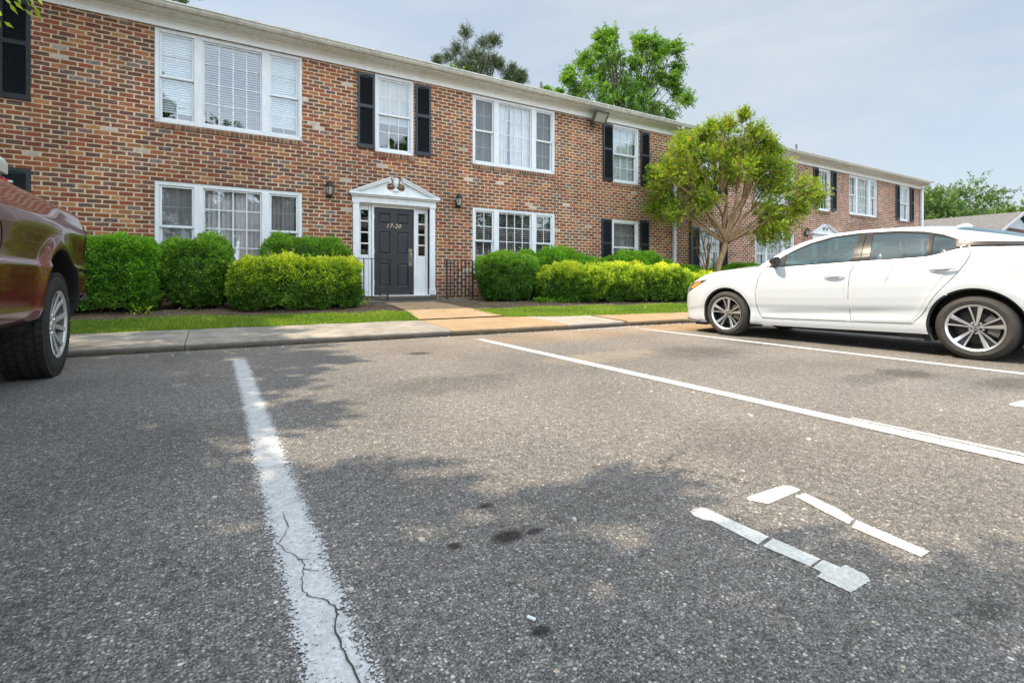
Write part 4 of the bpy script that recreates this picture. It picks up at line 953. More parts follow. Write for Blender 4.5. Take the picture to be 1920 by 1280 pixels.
# grass
def grass(n, xa, xb, hgt=.05):
    g = np.random.default_rng(5); x = g.uniform(xa, xb, n); t = g.beta(1, 1, n)
    y = np.array([walk_y(a)-.03+(grass_y(a)+.06-walk_y(a))*b for a, b in zip(x, t)])
    y += .06*np.array([noise.noise(Vector((a*2.3, 0, b > .8))) for a, b in zip(x, t)])
    wl = np.array([ip(yy, [(7.9, 4.62), (8.1, 4.40), (8.45, 4.18), (9.9, 3.95)]) for yy in y])
    ed = .05*g.normal(0, 1, n)
    bare = np.array([noise.noise(Vector((a*1.7, b*3.1, 12))) for a, b in zip(x, y)]) < -.30
    ok = ~((x > 2.90+ed) & (x < wl+ed)) & ~(bare & (g.random(n) < .75)); x, y = x[ok], y[ok]; n = len(x)
    z = np.array([gz(a, b) for a, b in zip(x, y)])-.012; P = np.stack([x, y, z], 1)
    cl = np.array([noise.noise(Vector((a*1.1, b*1.8, 2))) for a, b in zip(x, y)])
    D = np.stack([g.normal(0, .55, n), g.normal(0, .55, n), np.full(n, 1.0)], 1)
    h_ = hgt*g.uniform(.5, 1.35, n)*(1+.5*cl)
    o = leaf_mesh('grass', P, D, unit(g.normal(0, 1, (n, 3))+[0, -.6, 0]), h_, .0075*g.uniform(.7, 1.5, n)*np.where(x > 6, 1.5, 1), g.normal(.5, .2, n)+.35*cl, M['grass'], None)
    tag(o, 'short bright green grass in the strip behind the pavement', 'grass', kind='stuff')
grass(150000, -3.2, 13, .055)
# litter of dry leaves on the mulch
g = np.random.default_rng(9); n = 2600; x = g.uniform(-3, 14, n); y = g.uniform(8.5, 10.2, n); ok = ~((x > 2.75) & (x < 4.3)) & (y > np.array([grass_y(a)+.02 for a in x])); x, y = x[ok], y[ok]
P = np.stack([x, y, np.array([gz(a, b) for a, b in zip(x, y)])+.02], 1); n = len(P)
tag(leaf_mesh('leaf_litter', P, np.stack([g.normal(0, 1, n), g.normal(0, 1, n), g.normal(.1, .2, n)], 1), unit(np.array([0, 0, 1])+g.normal(0, .3, (n, 3))), .035*g.uniform(.5, 1.3, n), .018, g.random(n), leaf_mat('dry_leaf', [(0, (.07,.042,.022)), (.6, (.19,.12,.065)), (1, (.34,.25,.15))], .1), None),
    'dry brown leaf litter lying on the mulch bed', 'leaf litter', kind='stuff')

x, y = LITTER_XY; n = len(x); g = np.random.default_rng(20)
tag(leaf_mesh('leaf_litter', np.stack([x, y, np.full(n, .010)], 1), np.stack([g.normal(0, 1, n), g.normal(0, 1, n), g.normal(.05, .15, n)], 1), unit(np.array([0, 0, 1])+g.normal(0, .25, (n, 3))), .030*g.uniform(.5, 1.3, n), .014, g.random(n), bpy.data.materials['dry_leaf'], None),
    'few dry leaves blown onto the asphalt and against the kerb', 'leaf litter', kind='stuff')

# ---- trees: trunk, limbs reaching each clump of foliage, twigs dressed with leaves
def limb_path(a, b, sag, g, n=7, wob=.06):
    a, b = np.array(a, float), np.array(b, float); L_ = np.linalg.norm(b-a); pts = []
    w1, w2 = g.normal(0, 1, 3), g.normal(0, 1, 3)
    for t in np.linspace(0, 1, n):
        p = a+(b-a)*t; p[2] += sag*L_*(4*t*(1-t))*.25
        p += (w1*math.sin(t*math.pi)+w2*math.sin(2*t*math.pi)*.6)*wob*L_*.3
        pts.append(tuple(p))
    return pts
def tree(name, label, loc, fork, stems, clumps, mat, bark, leaf, per, twigs, twig_len, trunk_r, seed, droop=0., up=.3, flat=1., wratio=.55, group=None, limb_r=.035, base=(0, 0, 0), cat='tree', rndshift=0, crownname='crown', trunk_pts=None, rz=0):
    """clumps: (x, y, z, radius); stems: number of main limbs leaving the fork"""
    g = np.random.default_rng(seed); o = thing(name, label, cat, loc, rz, group)
    mb = MB(); fork = np.array(fork, float)
    tp = trunk_pts or limb_path(base, fork, 0, g, 6, .05)
    mb.tube([(base[0], base[1], -.1)] + tp, [trunk_r*1.35, trunk_r*1.15] + list(np.linspace(trunk_r, trunk_r*.8, len(tp)-1)), 12)
    C = np.array(clumps, float); ctr = C[:, :3].mean(0)
    # group clumps by direction into main limbs
    dirs = unit(C[:, :3]-fork); seeds = [g.integers(len(C))]
    while len(seeds) < min(stems, len(C)):
        d = np.max(dirs @ dirs[seeds].T, axis=1); seeds.append(int(np.argmin(d)))
    own = np.argmax(dirs @ dirs[seeds].T, axis=1); P, D, Nn, LN, RD = [], [], [], [], []
    for s in range(len(seeds)):
        ids = np.where(own == s)[0]
        if len(ids) == 0: continue
        m = C[ids, :3].mean(0); mid = fork+(m-fork)*.52
        lp = limb_path(fork, mid, .25, g, 6, .12); r0 = limb_r*(1+.12*len(ids)); mb.tube(lp, list(np.linspace(r0, r0*.62, 6)), 8)
        for i in ids:
            sp = limb_path(mid, C[i, :3], .15, g, 6, .15); mb.tube(sp, list(np.linspace(r0*.55, r0*.16, 6)), 6)
            c0 = C[i, :3]; rad = C[i, 3]
            for _ in range(twigs):
                st = c0+g.normal(0, 1, 3)*rad*.42*np.array([1, 1, flat]); dd = unit((st-c0)*1.2/rad+(st-ctr)*.25/rad+g.normal(0, .35, 3)+[0, 0, up])
                tl = twig_len*g.uniform(.55, 1.3)
                if g.random() < .35: mb.tube([tuple(st), tuple(st+dd*tl*.6), tuple(st+dd*tl+[0, 0, -droop*tl*.4])], [r0*.12, r0*.08, r0*.03], 3, cap=False)
                tt = np.linspace(.05, 1, per); pos = st+dd*tl*tt[:, None]; pos[:, 2] -= droop*tl*tt**2*.6
                side = unit(np.cross(dd, g.normal(0, 1, 3))); sg = np.where(np.arange(per) % 2, 1, -1)[:, None]
                P.append(pos+g.normal(0, .006, (per, 3))); D.append(dd*.55+side*sg*.8+g.normal(0, .28, (per, 3))+[0, 0, -droop*.5])
                Nn.append(g.normal(0, .55, (per, 3))+[0, 0, 1]); LN.append(leaf*g.uniform(.65, 1.25, per)); RD.append(np.full(per, g.normal(.48, .17)+rndshift)+g.normal(0, .09, per))
    mb.build('trunk', bark, o, smooth=True)
    P, D, Nn, LN, RD = map(np.concatenate, (P, D, Nn, LN, RD))
    leaf_mesh(crownname, P, D, unit(Nn), LN, LN*wratio, RD, mat, o, .05)
    return o
def ell_clumps(g, n, c, r, rad, shell=.45, gaps=0, zmin=None):
    out = []; k = 0
    while len(out) < n and k < n*60:
        k += 1; d = unit(g.normal(0, 1, 3)); q = np.array(c)+d*np.array(r)*(shell+(1-shell)*g.random()**.6)
        if gaps and noise.noise(Vector((q[0]*.8/rad*.3, q[1]*.8/rad*.3, q[2]*.8/rad*.3)))*2 < -gaps*.5: continue
        if zmin is not None and q[2] < zmin: continue
        if all(np.linalg.norm(q-np.array(o_[:3])) > rad*.62 for o_ in out): out.append((*q, rad*g.uniform(.75, 1.25)))
    return out
# the crape myrtle in front of the wall (lateral axis of its crown lies along the view)
g = np.random.default_rng(21)
rx, ry = .859, -.512       # direction of its width, seen from the lot
cm = []
def cp_(a, z, dpt, r):
    if abs(a-.1) < .70 and z < 3.15: return
    a = a if a < .9 else .9+(a-.9)*.66; z = z if z < 3.3 else 3.3+(z-3.3)*.76
    cm.append((rx*a+.512*dpt, ry*a+.859*dpt, z, r))
for a, z in [(-1.55,4.5),(-1.15,4.95),(-.55,5.15),(-.05,5.2),(.45,5.25),(-.2,5.45),(.5,4.9),(.95,4.75),(1.45,4.5),(1.9,4.25),(-1.8,4.0),(-1.35,3.9),(-1.9,3.45),(-1.5,3.3),(-1.9,2.95),(-1.55,2.75),(-.9,4.3),(-.4,4.5),(.15,4.6),(.7,4.3),(1.2,4.0),(1.7,3.8),(2.05,3.4),(2.2,3.75),(-1.0,3.6),(-.55,3.85),(.3,4.1),(.9,3.7),(1.35,3.4),(1.85,3.05),(2.2,2.9),(1.55,2.75),(1.15,2.95),(1.25,2.45),(1.75,2.55),(.7,3.3),(-.95,3.0),(-1.25,2.95),(-.1,3.55),(.45,3.45),(0,4.05),(-.3,3.3),(.9,4.35),(-1.45,4.25),(1.5,4.15),(-.75,4.75),(.2,4.95),(1.05,2.2),(-.05,2.95),(1.5,2.3),(-.6,3.25),(-2.05,3.7),(2.4,3.2)]:
    cp_(a+g.normal(0, .05), z-.30+g.normal(0, .04), g.normal(-.15, .42), g.uniform(.27, .38))
for a, z in [(-.6,5.35),(.0,5.55),(.25,5.75),(-.35,5.6),(.75,5.2),(1.15,5.0),(1.5,4.75),(-1.3,5.05)]: cp_(a, z-.25, g.normal(-.1, .2), .15)
cp_(-.45, 3.62, .5, .22); cp_(.35, 3.66, .55, .22)
trunk_pts = [(-.52, .0, .0), (-.42, -.02, .45), (-.27, -.03, 1.0), (-.10, -.05, 1.35), (-.02, -.06, 1.60)]
ct = tree('crape_myrtle', 'multi-stemmed crape myrtle with a yellow-green crown in front of the downspout', (12.62, 9.22, .27), (-.02, -.06, 1.60), 17, cm, M['leaf_myrtle'], M['bark_smooth'], .058, 11, 112, .22, .090, 22, droop=.05, up=.35, wratio=.66, rndshift=.11, base=(-.52, 0, 0), trunk_pts=trunk_pts)
# thin shrubby tree beside it
cm2 = [(-.35, .05, 2.35, .22), (.05, -.1, 2.5, .25), (-.15, .1, 2.8, .25), (.25, 0, 2.25, .2), (-.5, 0, 1.95, .15), (.3, .1, 1.6, .12), (.1, -.1, 1.15, .10), (-.1, 0, 3.0, .25), (.35, 0, 2.9, .22)]
t2 = tree('crape_myrtle', 'thin sprouting crape myrtle stems between the downspout and the crape myrtle trunk', (12.75, 9.95, .3), (0, 0, .15), 7, cm2, M['leaf_myrtle'], M['bark_smooth'], .045, 9, 14, .22, .05, 23, up=.4, limb_r=.022)
# pine behind the roof
g = np.random.default_rng(31)
def view_clumps(lst, dep, g, rad):
    return [(rx*a+.512*d_, ry*a+.859*d_, z, r*rad) for a, z, r in lst for d_ in [g.normal(0, dep)]]
pc = view_clumps([(-2.6,3.4,.5),(-3.1,3.0,.4),(-1.9,3.0,.7),(-1.9,4.0,.6),(-1.2,3.7,.8),(-1.3,4.7,.9),(-.6,4.3,.9),(-.7,5.3,.9),(-.1,5.0,1),(-.1,5.8,.9),(.5,5.6,1),(.5,4.9,1),(1.1,5.3,.9),(1.1,4.5,.9),(1.7,4.6,.8),(1.8,5.0,.7),(.0,4.0,.9),(.6,3.8,.9),(1.2,3.6,.9),(2.0,3.9,.6),(2.6,3.3,.6),(2.9,3.9,.5),(3.2,3.3,.6),(3.5,2.6,.6),(3.0,2.3,.7),(2.4,2.2,.7),(3.5,3.0,.5),(-.5,3.2,.8),(.3,3.0,.8),(1.4,2.8,.8),(-1.3,2.6,.8),(3.2,1.6,.6),(-2.4,2.5,.7),(2.2,1.4,.7)], .9, g, .56)
tree('pine_tree', 'dark rounded pine crown rising behind the roof left of the vent pipe', (15.3, 31.6, 12.0-11.5), (0.3, -.1, 11.0), 9, [(a, b, c+11.2, r) for a, b, c, r in pc], M['leaf_pine'], M['bark'], .18, 13, 110, .36, .22, 32, up=.7, wratio=.15, limb_r=.07)
# a few broad leaves catching light in front of the pine
tree('broadleaf_tree', 'bright green leafy crown tips low beside the pine behind the roof', (13.2, 27.0, .3), (0, 0, 9.0), 4, [(a, b, z, r) for a, b, z, r in view_clumps([(-1.6,12.6,.8),(-1.0,12.9,.8),(-.4,12.3,.8),(-2.3,12.2,.7),(3.9,11.3,.7),(4.3,11.6,.4)], .4, g, .55)], M['leaf_walnut'], M['bark'], .15, 12, 40, .4, .14, 33, limb_r=.04)
# walnut behind the roof
g = np.random.default_rng(41)
wc_ = view_clumps([(-4.1,16.2,.6),(-3.6,16.6,.6),(-3.9,17.3,.5),(-3.2,16.0,.8),(-2.6,15.6,.9),(-2.2,18.6,.8),(-2.8,18.1,.7),(-1.7,19.2,.7),(-1.2,18.6,.9),(-1.6,17.8,1),(-.9,19.6,.7),(-.3,19.0,.8),(-.9,17.6,1),(-2.3,17.0,.9),(-1.5,16.6,1),(-.6,16.4,1),(.2,17.0,.9),(.0,15.6,1),(.9,16.2,1),(.9,17.5,.7),(1.4,19.6,.8),(1.9,19.9,.7),(2.4,19.5,.9),(1.7,18.8,1),(2.9,18.9,1),(3.6,19.4,.7),(3.9,18.6,.8),(2.5,18.1,.9),(3.5,17.8,.9),(4.1,17.5,.7),(2.9,16.9,.9),(1.9,16.6,.8),(3.7,16.4,.8),(4.1,15.6,.7),(3.2,15.3,.9),(2.2,15.0,1),(1.1,14.7,1.1),(-.2,14.5,1.1),(-1.4,14.8,1),(4.3,14.5,.7),(3.6,14.0,.9),(2.7,13.7,1),(-2.7,14.6,.8),(-4.4,15.5,.6),(-4.9,15.1,.5),(-1.7,19.0,.6),(-.3,18.1,.8),(.6,15.2,.9),(4.3,16.9,.5),(-3.5,15.4,.7)], 1.2, g, .74)
tree('walnut_tree', 'tall open-branched bright green walnut tree behind the roof right of the pine', (28.0, 29.9, .3), (.3, 0, 11.0), 10, wc_, M['leaf_walnut'], M['bark'], .22, 13, 62, .62, .28, 42, droop=.5, up=.15, wratio=.42, limb_r=.06)
g = np.random.default_rng(45)
tree('broadleaf_tree', 'small sprig of tree crown above the gutter at the top left', (-2.1, 32.6, .3), (0, 0, 10.0), 3, [(a, b, z, r) for a, b, z, r in view_clumps([(-.5,15.9,.6),(.0,15.75,.6),(.45,15.6,.5),(.8,16.2,.5)], .3, g, .5)], M['leaf_far'], M['bark'], .14, 11, 40, .4, .14, 46, limb_r=.04)
# tree line at the far right, each crown a tree
g = np.random.default_rng(51)
for i, (px, t, w, top, lbl) in enumerate([(1752, 78, 4.6, 14.6, 'green tree just right of the building end'), (1800, 88, 7.0, 17.6, 'tallest rounded green tree of the far tree line'), (1850, 95, 6.2, 15.0, 'broad green tree sloping down over the grey roof'), (1712, 92, 6, 15.5, 'green tree mostly hidden behind the building end'), (1925, 60, 3.4, 9.9, 'dark green tree at the right picture edge behind the brick gable'), (1885, 110, 6, 12.6, 'low distant tree between the grey roof and the right edge'), (1990, 85, 7, 14, 'large tree beyond the right edge of the brick gable')]):
    u = (px-960)/935; X, Y = t*(.512+.859*u), t*(.859-.512*u)
    cl = ell_clumps(g, 44, (0, 0, top-w*.95), (w, w*.8, w*.95), w*.26, .5)
    tree('broadleaf_tree', lbl, (X, Y, 0), (0, 0, top-w*1.5), 8, cl, M['leaf_far'], M['bark'], .42, 9, 26, 1.0, .3, 60+i, limb_r=.07, wratio=.6, group='far tree line')
# neighbouring building with its grey roof
hb = thing('brick_house', 'single-storey brick building with a grey shingle roof beyond the white car', 'house', (57.7, 14.1, 0), R(0))
mb = MB(); mb.prism([(-6.2, 0), (6.2, 0), (6.2, 4.2), (0, 5.95), (-6.2, 4.2)], 0, 34, 'y'); mb.build('wall', M['brick_far'], hb)
mb = MB(); mb.prism([(-6.9, 3.98), (0, 6.32), (6.9, 3.98), (6.9, 4.16), (0, 6.52), (-6.9, 4.16)], -.35, 34.4, 'y'); rr = mb.build('roof', M['shingle'], hb)
mb = MB(); mb.prism([(-2.7, 5.05), (2.7, 5.05), (0, 5.98)], -.05, -.013, 'y'); mb.build('gable_siding', M['siding'], hb).scale = (1, 1, 1)
mb = MB()
for s in (-1, 1): mb.prism([(s*6.9, 3.95), (0, 6.29), (0, 6.53), (s*6.9, 4.18)], -.40, -.352, 'y')
mb.build('rake_board', M['siding'], hb)
mb = MB(); mb.lathe([(0, 6.9), (.12, 6.9), (.12, 6.0)], (-.4, 8, 0), 10); mb.build('vent_pipe', M['white'], rr)
for x in (-3.6, 0, 3.6):
    mb = MB(); mb.box(x-.5, x+.5, -.06, -.003, 1.1, 2.6); f_ = mb.build('window', M['white'], hb)
    mb = MB(); mb.box(x-.42, x+.42, -.07, -.061, 1.18, 2.52); mb.build('pane', M['trim_black'], f_)

# ------------------------------------------------------------------ the white sedan (local x runs rearward from the front axle, -y faces the camera)
def wheel(name, par, cx, cz, yo, side, r, rr, wdt, rubber, n=5, tread=False, style='car'):
    """side -1: outer face towards -y"""
    s = side
    mb = MB(); h_ = wdt/2; yc = yo-s*h_
    def Y(t): return yc+s*t           # t = +h_ outer face
    prof = [(rr, Y(h_-.012)), (rr+.012, Y(h_-.002)), (rr+.03, Y(h_+.002)), ((r+rr)/2, Y(h_+.006)), (r-.035, Y(h_-.002)), (r-.012, Y(h_-.018)), (r, Y(h_-.045))]
    for k in range(5):
        a = h_-.045-(2*h_-.09)*(k+.35)/5; prof += [(r, Y(a+.012)), (r-.008, Y(a+.004)), (r-.008, Y(a-.004)), (r, Y(a-.012))] if not tread else [(r-.004, Y(a))]
    prof += [(r, Y(-h_+.045)), (r-.02, Y(-h_+.012)), (rr, Y(-h_))]
    mb.lathe(prof, (cx, 0, cz), 64, 'y')
    if tread:
        N_ = 46
        for k in range(N_):
            for j, (a, w_, off) in enumerate([(-.115, .045, 0), (-.062, .040, .5), (0, .046, .2), (.062, .040, .7), (.118, .050, 0)]):
                th = 2*math.pi*(k+off)/N_; T = Matrix.Translation((cx, yc+s*a, cz)) @ Matrix.Rotation(th, 4, 'Y') @ Matrix.Translation((0, 0, r-.006))
                sk = (.4 if j in (1, 3) else -.3)
                T = T @ Matrix.Rotation(sk if 0 < j < 4 else 0, 4, 'Z')
                l_ = 2*math.pi*r/N_*.40
                mb.box(-l_, l_*.8, -w_*.5, w_*.44, -.008, .012, T)
            th = 2*math.pi*(k+.25)/N_; T = Matrix.Translation((cx, yc+s*(h_-.018), cz)) @ Matrix.Rotation(th, 4, 'Y') @ Matrix.Translation((0, 0, r-.035))
            mb.box(-.011 if k % 2 else -.018, .013, -.012, .016 if k % 2 else .022, -.034, .028, T)
    w = mb.build('wheel', rubber, par, smooth=True, auto=35)
    mb = MB(); mb.lathe([(rr-.004, Y(h_-.010)), (rr+.003, Y(h_-.002)), (rr+.010, Y(h_+.003)), (rr+.002, Y(h_+.001)), (rr-.008, Y(h_-.012)), (rr-.012, Y(h_-.016))], (cx, 0, cz), 56, 'y')
    mb.build('rim', M['alloy'] if style == 'car' else M['alloy_silver'], w, smooth=True, auto=40)
    mb = MB(); mb.lathe([(rr-.0125, Y(h_-.015)), (rr-.018, Y(h_-.03)), (rr-.03, Y(h_-.06)), (rr-.035, Y(-h_*.6))], (cx, 0, cz), 40, 'y'); mb.build('rim_barrel', M['rim_black'] if style == 'car' else M['grey_metal'], w, smooth=True, auto=40)
    yb = Y(h_-.125); mb = MB(); mb.lathe([(0, yb), (rr-.02, yb), (rr-.02, yb-s*.02)], (cx, 0, cz), 40, 'y'); mb.build('wheel_well_backing', M['rim_black'], w)
    mb = MB(); yd_ = Y(h_-.105); mb.lathe([(.05, yd_), (.05, yd_+s*.012), (rr*.70, yd_+s*.012), (rr*.70, yd_)], (cx, 0, cz), 36, 'y'); mb.build('brake_disc', M['disc'], w, smooth=True, auto=40)
    mb = MB(); mb.prism([(cx+rr*.42*math.cos(t)+0, cz+rr*.42*math.sin(t)) for t in np.linspace(-.5, .9, 6)]+[(cx+rr*.82*math.cos(t), cz+rr*.82*math.sin(t)) for t in np.linspace(.9, -.5, 6)], yd_+s*.013, yd_+s*.05, 'y'); mb.build('brake_caliper', M['grey_metal'], w)
    ang0 = R(90 if style == 'car' else 60)
    def spoke(a, r0, r1, w0, w1, yin, yout, th, kink=0):
        """tapered bar from r0 to r1 at angle a, outer face at depth yin (hub) -> yout (rim)"""
        m = MB(); c_, s_ = math.cos(a), math.sin(a)
        secs = []
        for t in (0, .35, .7, 1):
            rad = r0+(r1-r0)*t; ww = w0+(w1-w0)*t; yy = yin+(yout-yin)*t-.010*math.sin(math.pi*t); off = kink*t*t
            px, pz = cx+rad*c_-off*s_, cz+rad*s_+off*c_
            secs.append([(px-ww*s_*q, Y(yy-dd), pz+ww*c_*q) for q, dd in ((-.5, .003), (-.42, 0), (.42, 0), (.5, .003), (.38, th), (-.38, th))])
        base = len(m.v)
        for sc in secs: m.v += sc
        for i in range(3):
            for k in range(6): m.f.append((base+i*6+k, base+i*6+(k+1) % 6, base+i*6+6+(k+1) % 6, base+i*6+6+k))
        m.f.append(tuple(range(base, base+6))); m.f.append(tuple(range(base+18, base+24)))
        return m
    yi, yo_ = h_-.040, h_-.006
    if style == 'car':
        for k in range(5):
            a = ang0+2*math.pi*k/5
            spoke(a-R(10.5), .020, rr-.008, .016, .042, yi, yo_, .03, -.004).build('spoke', M['alloy'], w, smooth=True, auto=25)
            spoke(a+R(10.5), .022, rr-.008, .013, .018, yi, yo_, .03, .006).build('spoke', M['alloy'], w, smooth=True, auto=25)
            am = a+R(36); m = MB(); m.lathe([(0, Y(yi-.03)), (.011, Y(yi-.03)), (.011, Y(yi-.012)), (0, Y(yi-.010))], (cx+.055*math.cos(am), 0, cz+.055*math.sin(am)), 6, 'y'); m.build('lug_nut', M['alloy'], w)
            spoke(a, .03, rr-.02, .030, .055, yi-.016, yo_-.016, .03).build('spoke_gap', M['rim_black'], w, smooth=True, auto=25)
    else:
        for k in range(6):
            a = ang0+2*math.pi*k/6
            spoke(a-R(11), .040, rr-.010, .034, .040, yi, yo_, .035, -.012).build('spoke', M['alloy_silver'], w, smooth=True, auto=25)
            spoke(a+R(11), .040, rr-.010, .034, .040, yi, yo_, .035, .012).build('spoke', M['alloy_silver'], w, smooth=True, auto=25)
            spoke(a, .04, rr-.015, .03, .075, yi-.022, yo_-.018, .02).build('spoke_gap', M['grey_metal'], w, smooth=True, auto=25)
            am = a+R(30); m = MB(); m.lathe([(0, Y(yi-.03)), (.013, Y(yi-.03)), (.013, Y(yi+.006)), (0, Y(yi+.008))], (cx+.072*math.cos(am), 0, cz+.072*math.sin(am)), 6, 'y'); m.build('lug_nut', M['chrome'], w)
    m = MB(); rc = .030 if style == 'car' else .048; m.lathe([(0, Y(yi+.006)), (rc*.9, Y(yi+.006)), (rc, Y(yi)), (rc+.012, Y(yi-.008)), (rc+.014, Y(yi-.04))], (cx, 0, cz), 24, 'y'); hubc = m.build('hub_cap', M['rim_black'] if style == 'car' else M['alloy_silver'], w, smooth=True, auto=30)
    if style == 'car':
        m = MB(); m.lathe([(rc*.62, Y(yi+.0062)), (rc*.62, Y(yi+.009)), (rc*.84, Y(yi+.009)), (rc*.84, Y(yi+.0062))], (cx, 0, cz), 24, 'y')
        m.box(cx-rc*.92, cx+rc*.92, min(Y(yi+.0064), Y(yi+.0095)), max(Y(yi+.0064), Y(yi+.0095)), cz-rc*.17, cz+rc*.17); m.build('emblem', M['alloy'], w)
    return w

car = thing('parked_sedan', 'white four-door sedan parked nose-in beside the third line', 'car', (6.36+.885*.998, 4.62+.885*.0626, 0), math.atan2(-.998, .0626))
# the local frame above: x = rearward along the car, so +y is the far side
def I(x, pts): return float(np.interp(x, [p[0] for p in pts], [p[1] for p in pts]))
def smooth_i(x, pts):
    return (I(x-.05, pts)+2*I(x, pts)+I(x+.05, pts))/4
PLAN = [(-.90,.40),(-.875,.55),(-.83,.66),(-.76,.745),(-.66,.805),(-.5,.855),(-.3,.880),(0,.893),(.4,.893),(1,.890),(1.8,.893),(2.4,.900),(2.8,.900),(3.1,.880),(3.4,.835),(3.58,.76),(3.68,.66),(3.73,.52),(3.745,.40)]
SHO = [(-.90,.60),(-.86,.635),(-.76,.705),(-.64,.765),(-.5,.838),(-.35,.893),(-.13,.938),(.2,.967),(.52,.972),(.81,.980),(1.2,1.000),(1.62,1.024),(2.0,1.036),(2.31,1.054),(2.43,1.085),(2.55,1.125),(2.68,1.140),(3.03,1.128),(3.4,1.095),(3.62,1.055),(3.70,1.00),(3.745,.90)]
HOOD = [(-.90,.62),(-.86,.665),(-.76,.745),(-.64,.81),(-.5,.868),(-.35,.915),(-.13,.963),(.2,1.010),(.52,1.035)]
BOT = [(-.90,.24),(-.82,.185),(-.6,.165),(-.36,.17),(.36,.195),(1.2,.205),(2.3,.228),(2.7,.22),(3.2,.24),(3.6,.30),(3.745,.36)]
TRUNK = [(3.0,1.16),(3.35,1.135),(3.62,1.085),(3.70,1.02),(3.745,.92)]
def side_y(s, z):
    """half width of the body side at station s, height z"""
    w = smooth_i(s, PLAN); zs = smooth_i(s, SHO); zb = smooth_i(s, BOT)
    t = (z-zb)/(zs-zb)
    k = float(np.interp(t, [0, .06, .14, .22, .30, .36, .48, .62, .76, .88, .95, 1], [.955, .972, .978, .972, .975, .990, 1.0, .999, .988, .968, .950, .925]))
    if .45 < s < 2.3:     # pressed crease low on the doors
        zc = .345+.06*(s-.5); q = (z-zc)/.045
        k -= .021*math.exp(-q*q)*min(1, (s-.45)/.3, (2.3-s)/.5)
    y = w*k
    for cx, cz in ((0, .325), (2.71, .335)):          # swelling round the wheel arches
        d = math.hypot(s-cx, z-cz); y += .016*math.exp(-((d-.42)/.07)**2) if z > .2 else 0
    if -.95 < s < -.55: y *= 1-.06*math.exp(-((z-.46)/.10)**2)*0
    return y
def belt(s): return smooth_i(s, SHO)
def gh_y(s, z):
    """half width of the greenhouse above the belt"""
    zs = belt(s); d = max(z-zs, 0)
    return side_y(s, zs)-.015-d*.42-d*d*.55 if z > zs-.02 else side_y(s, z)
def side_any(s, z):
    zs = belt(s)
    return gh_y(s, z) if z > zs+.012 else side_y(s, min(z, zs))
ARCH = [(0.0, .325, .372), (2.71, .335, .388)]
S = np.concatenate([np.arange(-.90, -.6, .02), np.arange(-.6, 3.2, .0200), np.arange(3.2, 3.75, .03), [3.745]])
NR = 44
def warp(s, z):
    for cx, cz, r in ARCH:
        d = math.hypot(s-cx, z-cz)
        if abs(d-r) < .0125 and z > .17: return cx+(s-cx)*r/d, cz+(z-cz)*r/d
    return s, z
for side in (-1, 1):
    mb = MB(); idx = {}; base = 0; rows = []
    for s in S:
        zb, zs = smooth_i(s, BOT), belt(s); row = []
        for j in range(NR+1):
            z = zb+(zs-zb)*j/NR; s2, z2 = warp(s, z); row.append((s2, side*side_y(s2, z2), z2))
        rows.append(row)
    mb.grid(rows)
    def inside(q):
        c = [sum(mb.v[i][k] for i in q)/len(q) for k in (0, 2)]
        return any(math.hypot(c[0]-cx, c[1]-cz) < r-.001 for cx, cz, r in ARCH)
    mb.f = [q for q in mb.f if not inside(q)]
    # drop roll over at the belt in the hood and trunk zones is carried by the top sheet
    mb.build('body_side', M['carpaint'], car, smooth=True, auto=50)
    for cx, cz, r in ARCH:
        m = MB(); rw = []
        for t in np.linspace(R(-28), R(208), 60):
            x, z = cx+r*math.cos(t), cz+r*math.sin(t)
            y = side_y(x, max(z, smooth_i(x, BOT))); x2, z2 = cx+(r-.018)*math.cos(t), cz+(r-.018)*math.sin(t)
            rw.append([(x, side*y, z), (x, side*(y-.016), z), (x2, side*(y-.028), z2), (cx+(r-.004)*math.cos(t), side*(y-.055), cz+(r-.004)*math.sin(t)), (cx+(r+.01)*math.cos(t), side*(y-.34), cz+(r+.01)*math.sin(t))])
        m.prism([(cx+(r+.012)*math.cos(t), max(cz+(r+.012)*math.sin(t), .20)) for t in np.linspace(R(-20), R(200), 30)], side*.50, side*.54, 'y')
        m.grid(rw); m.build('wheel_arch_liner', M['plastic'], car, smooth=True, auto=40)
# hood / cowl / deck / trunk top sheet
rows = []
for s in S[S <= .53]:
    w, zs, zc = side_y(s, belt(s)), belt(s), smooth_i(s, HOOD)
    rows.append([(s-(.0 if abs(q) < .99 else 0), w*q, zs+(zc-zs)*(1-abs(q)**3.2)+.008*math.exp(-((abs(q)-.72)/.07)**2)*min(1, max(0, (s+.7)*2))) for q in np.linspace(-1, 1, 41)])
mb = MB(); mb.grid(rows); mb.build('hood', M['carpaint'], car, smooth=True)
rows = []
for s in S[S >= 3.0]:
    w, zs, zc = side_y(s, belt(s)), belt(s), smooth_i(s, TRUNK)
    rows.append([(s, w*q, zs+(zc-zs)*(1-abs(q)**3)) for q in np.linspace(-1, 1, 25)])
mb = MB(); mb.grid(rows); mb.build('trunk_lid', M['carpaint'], car, smooth=True)
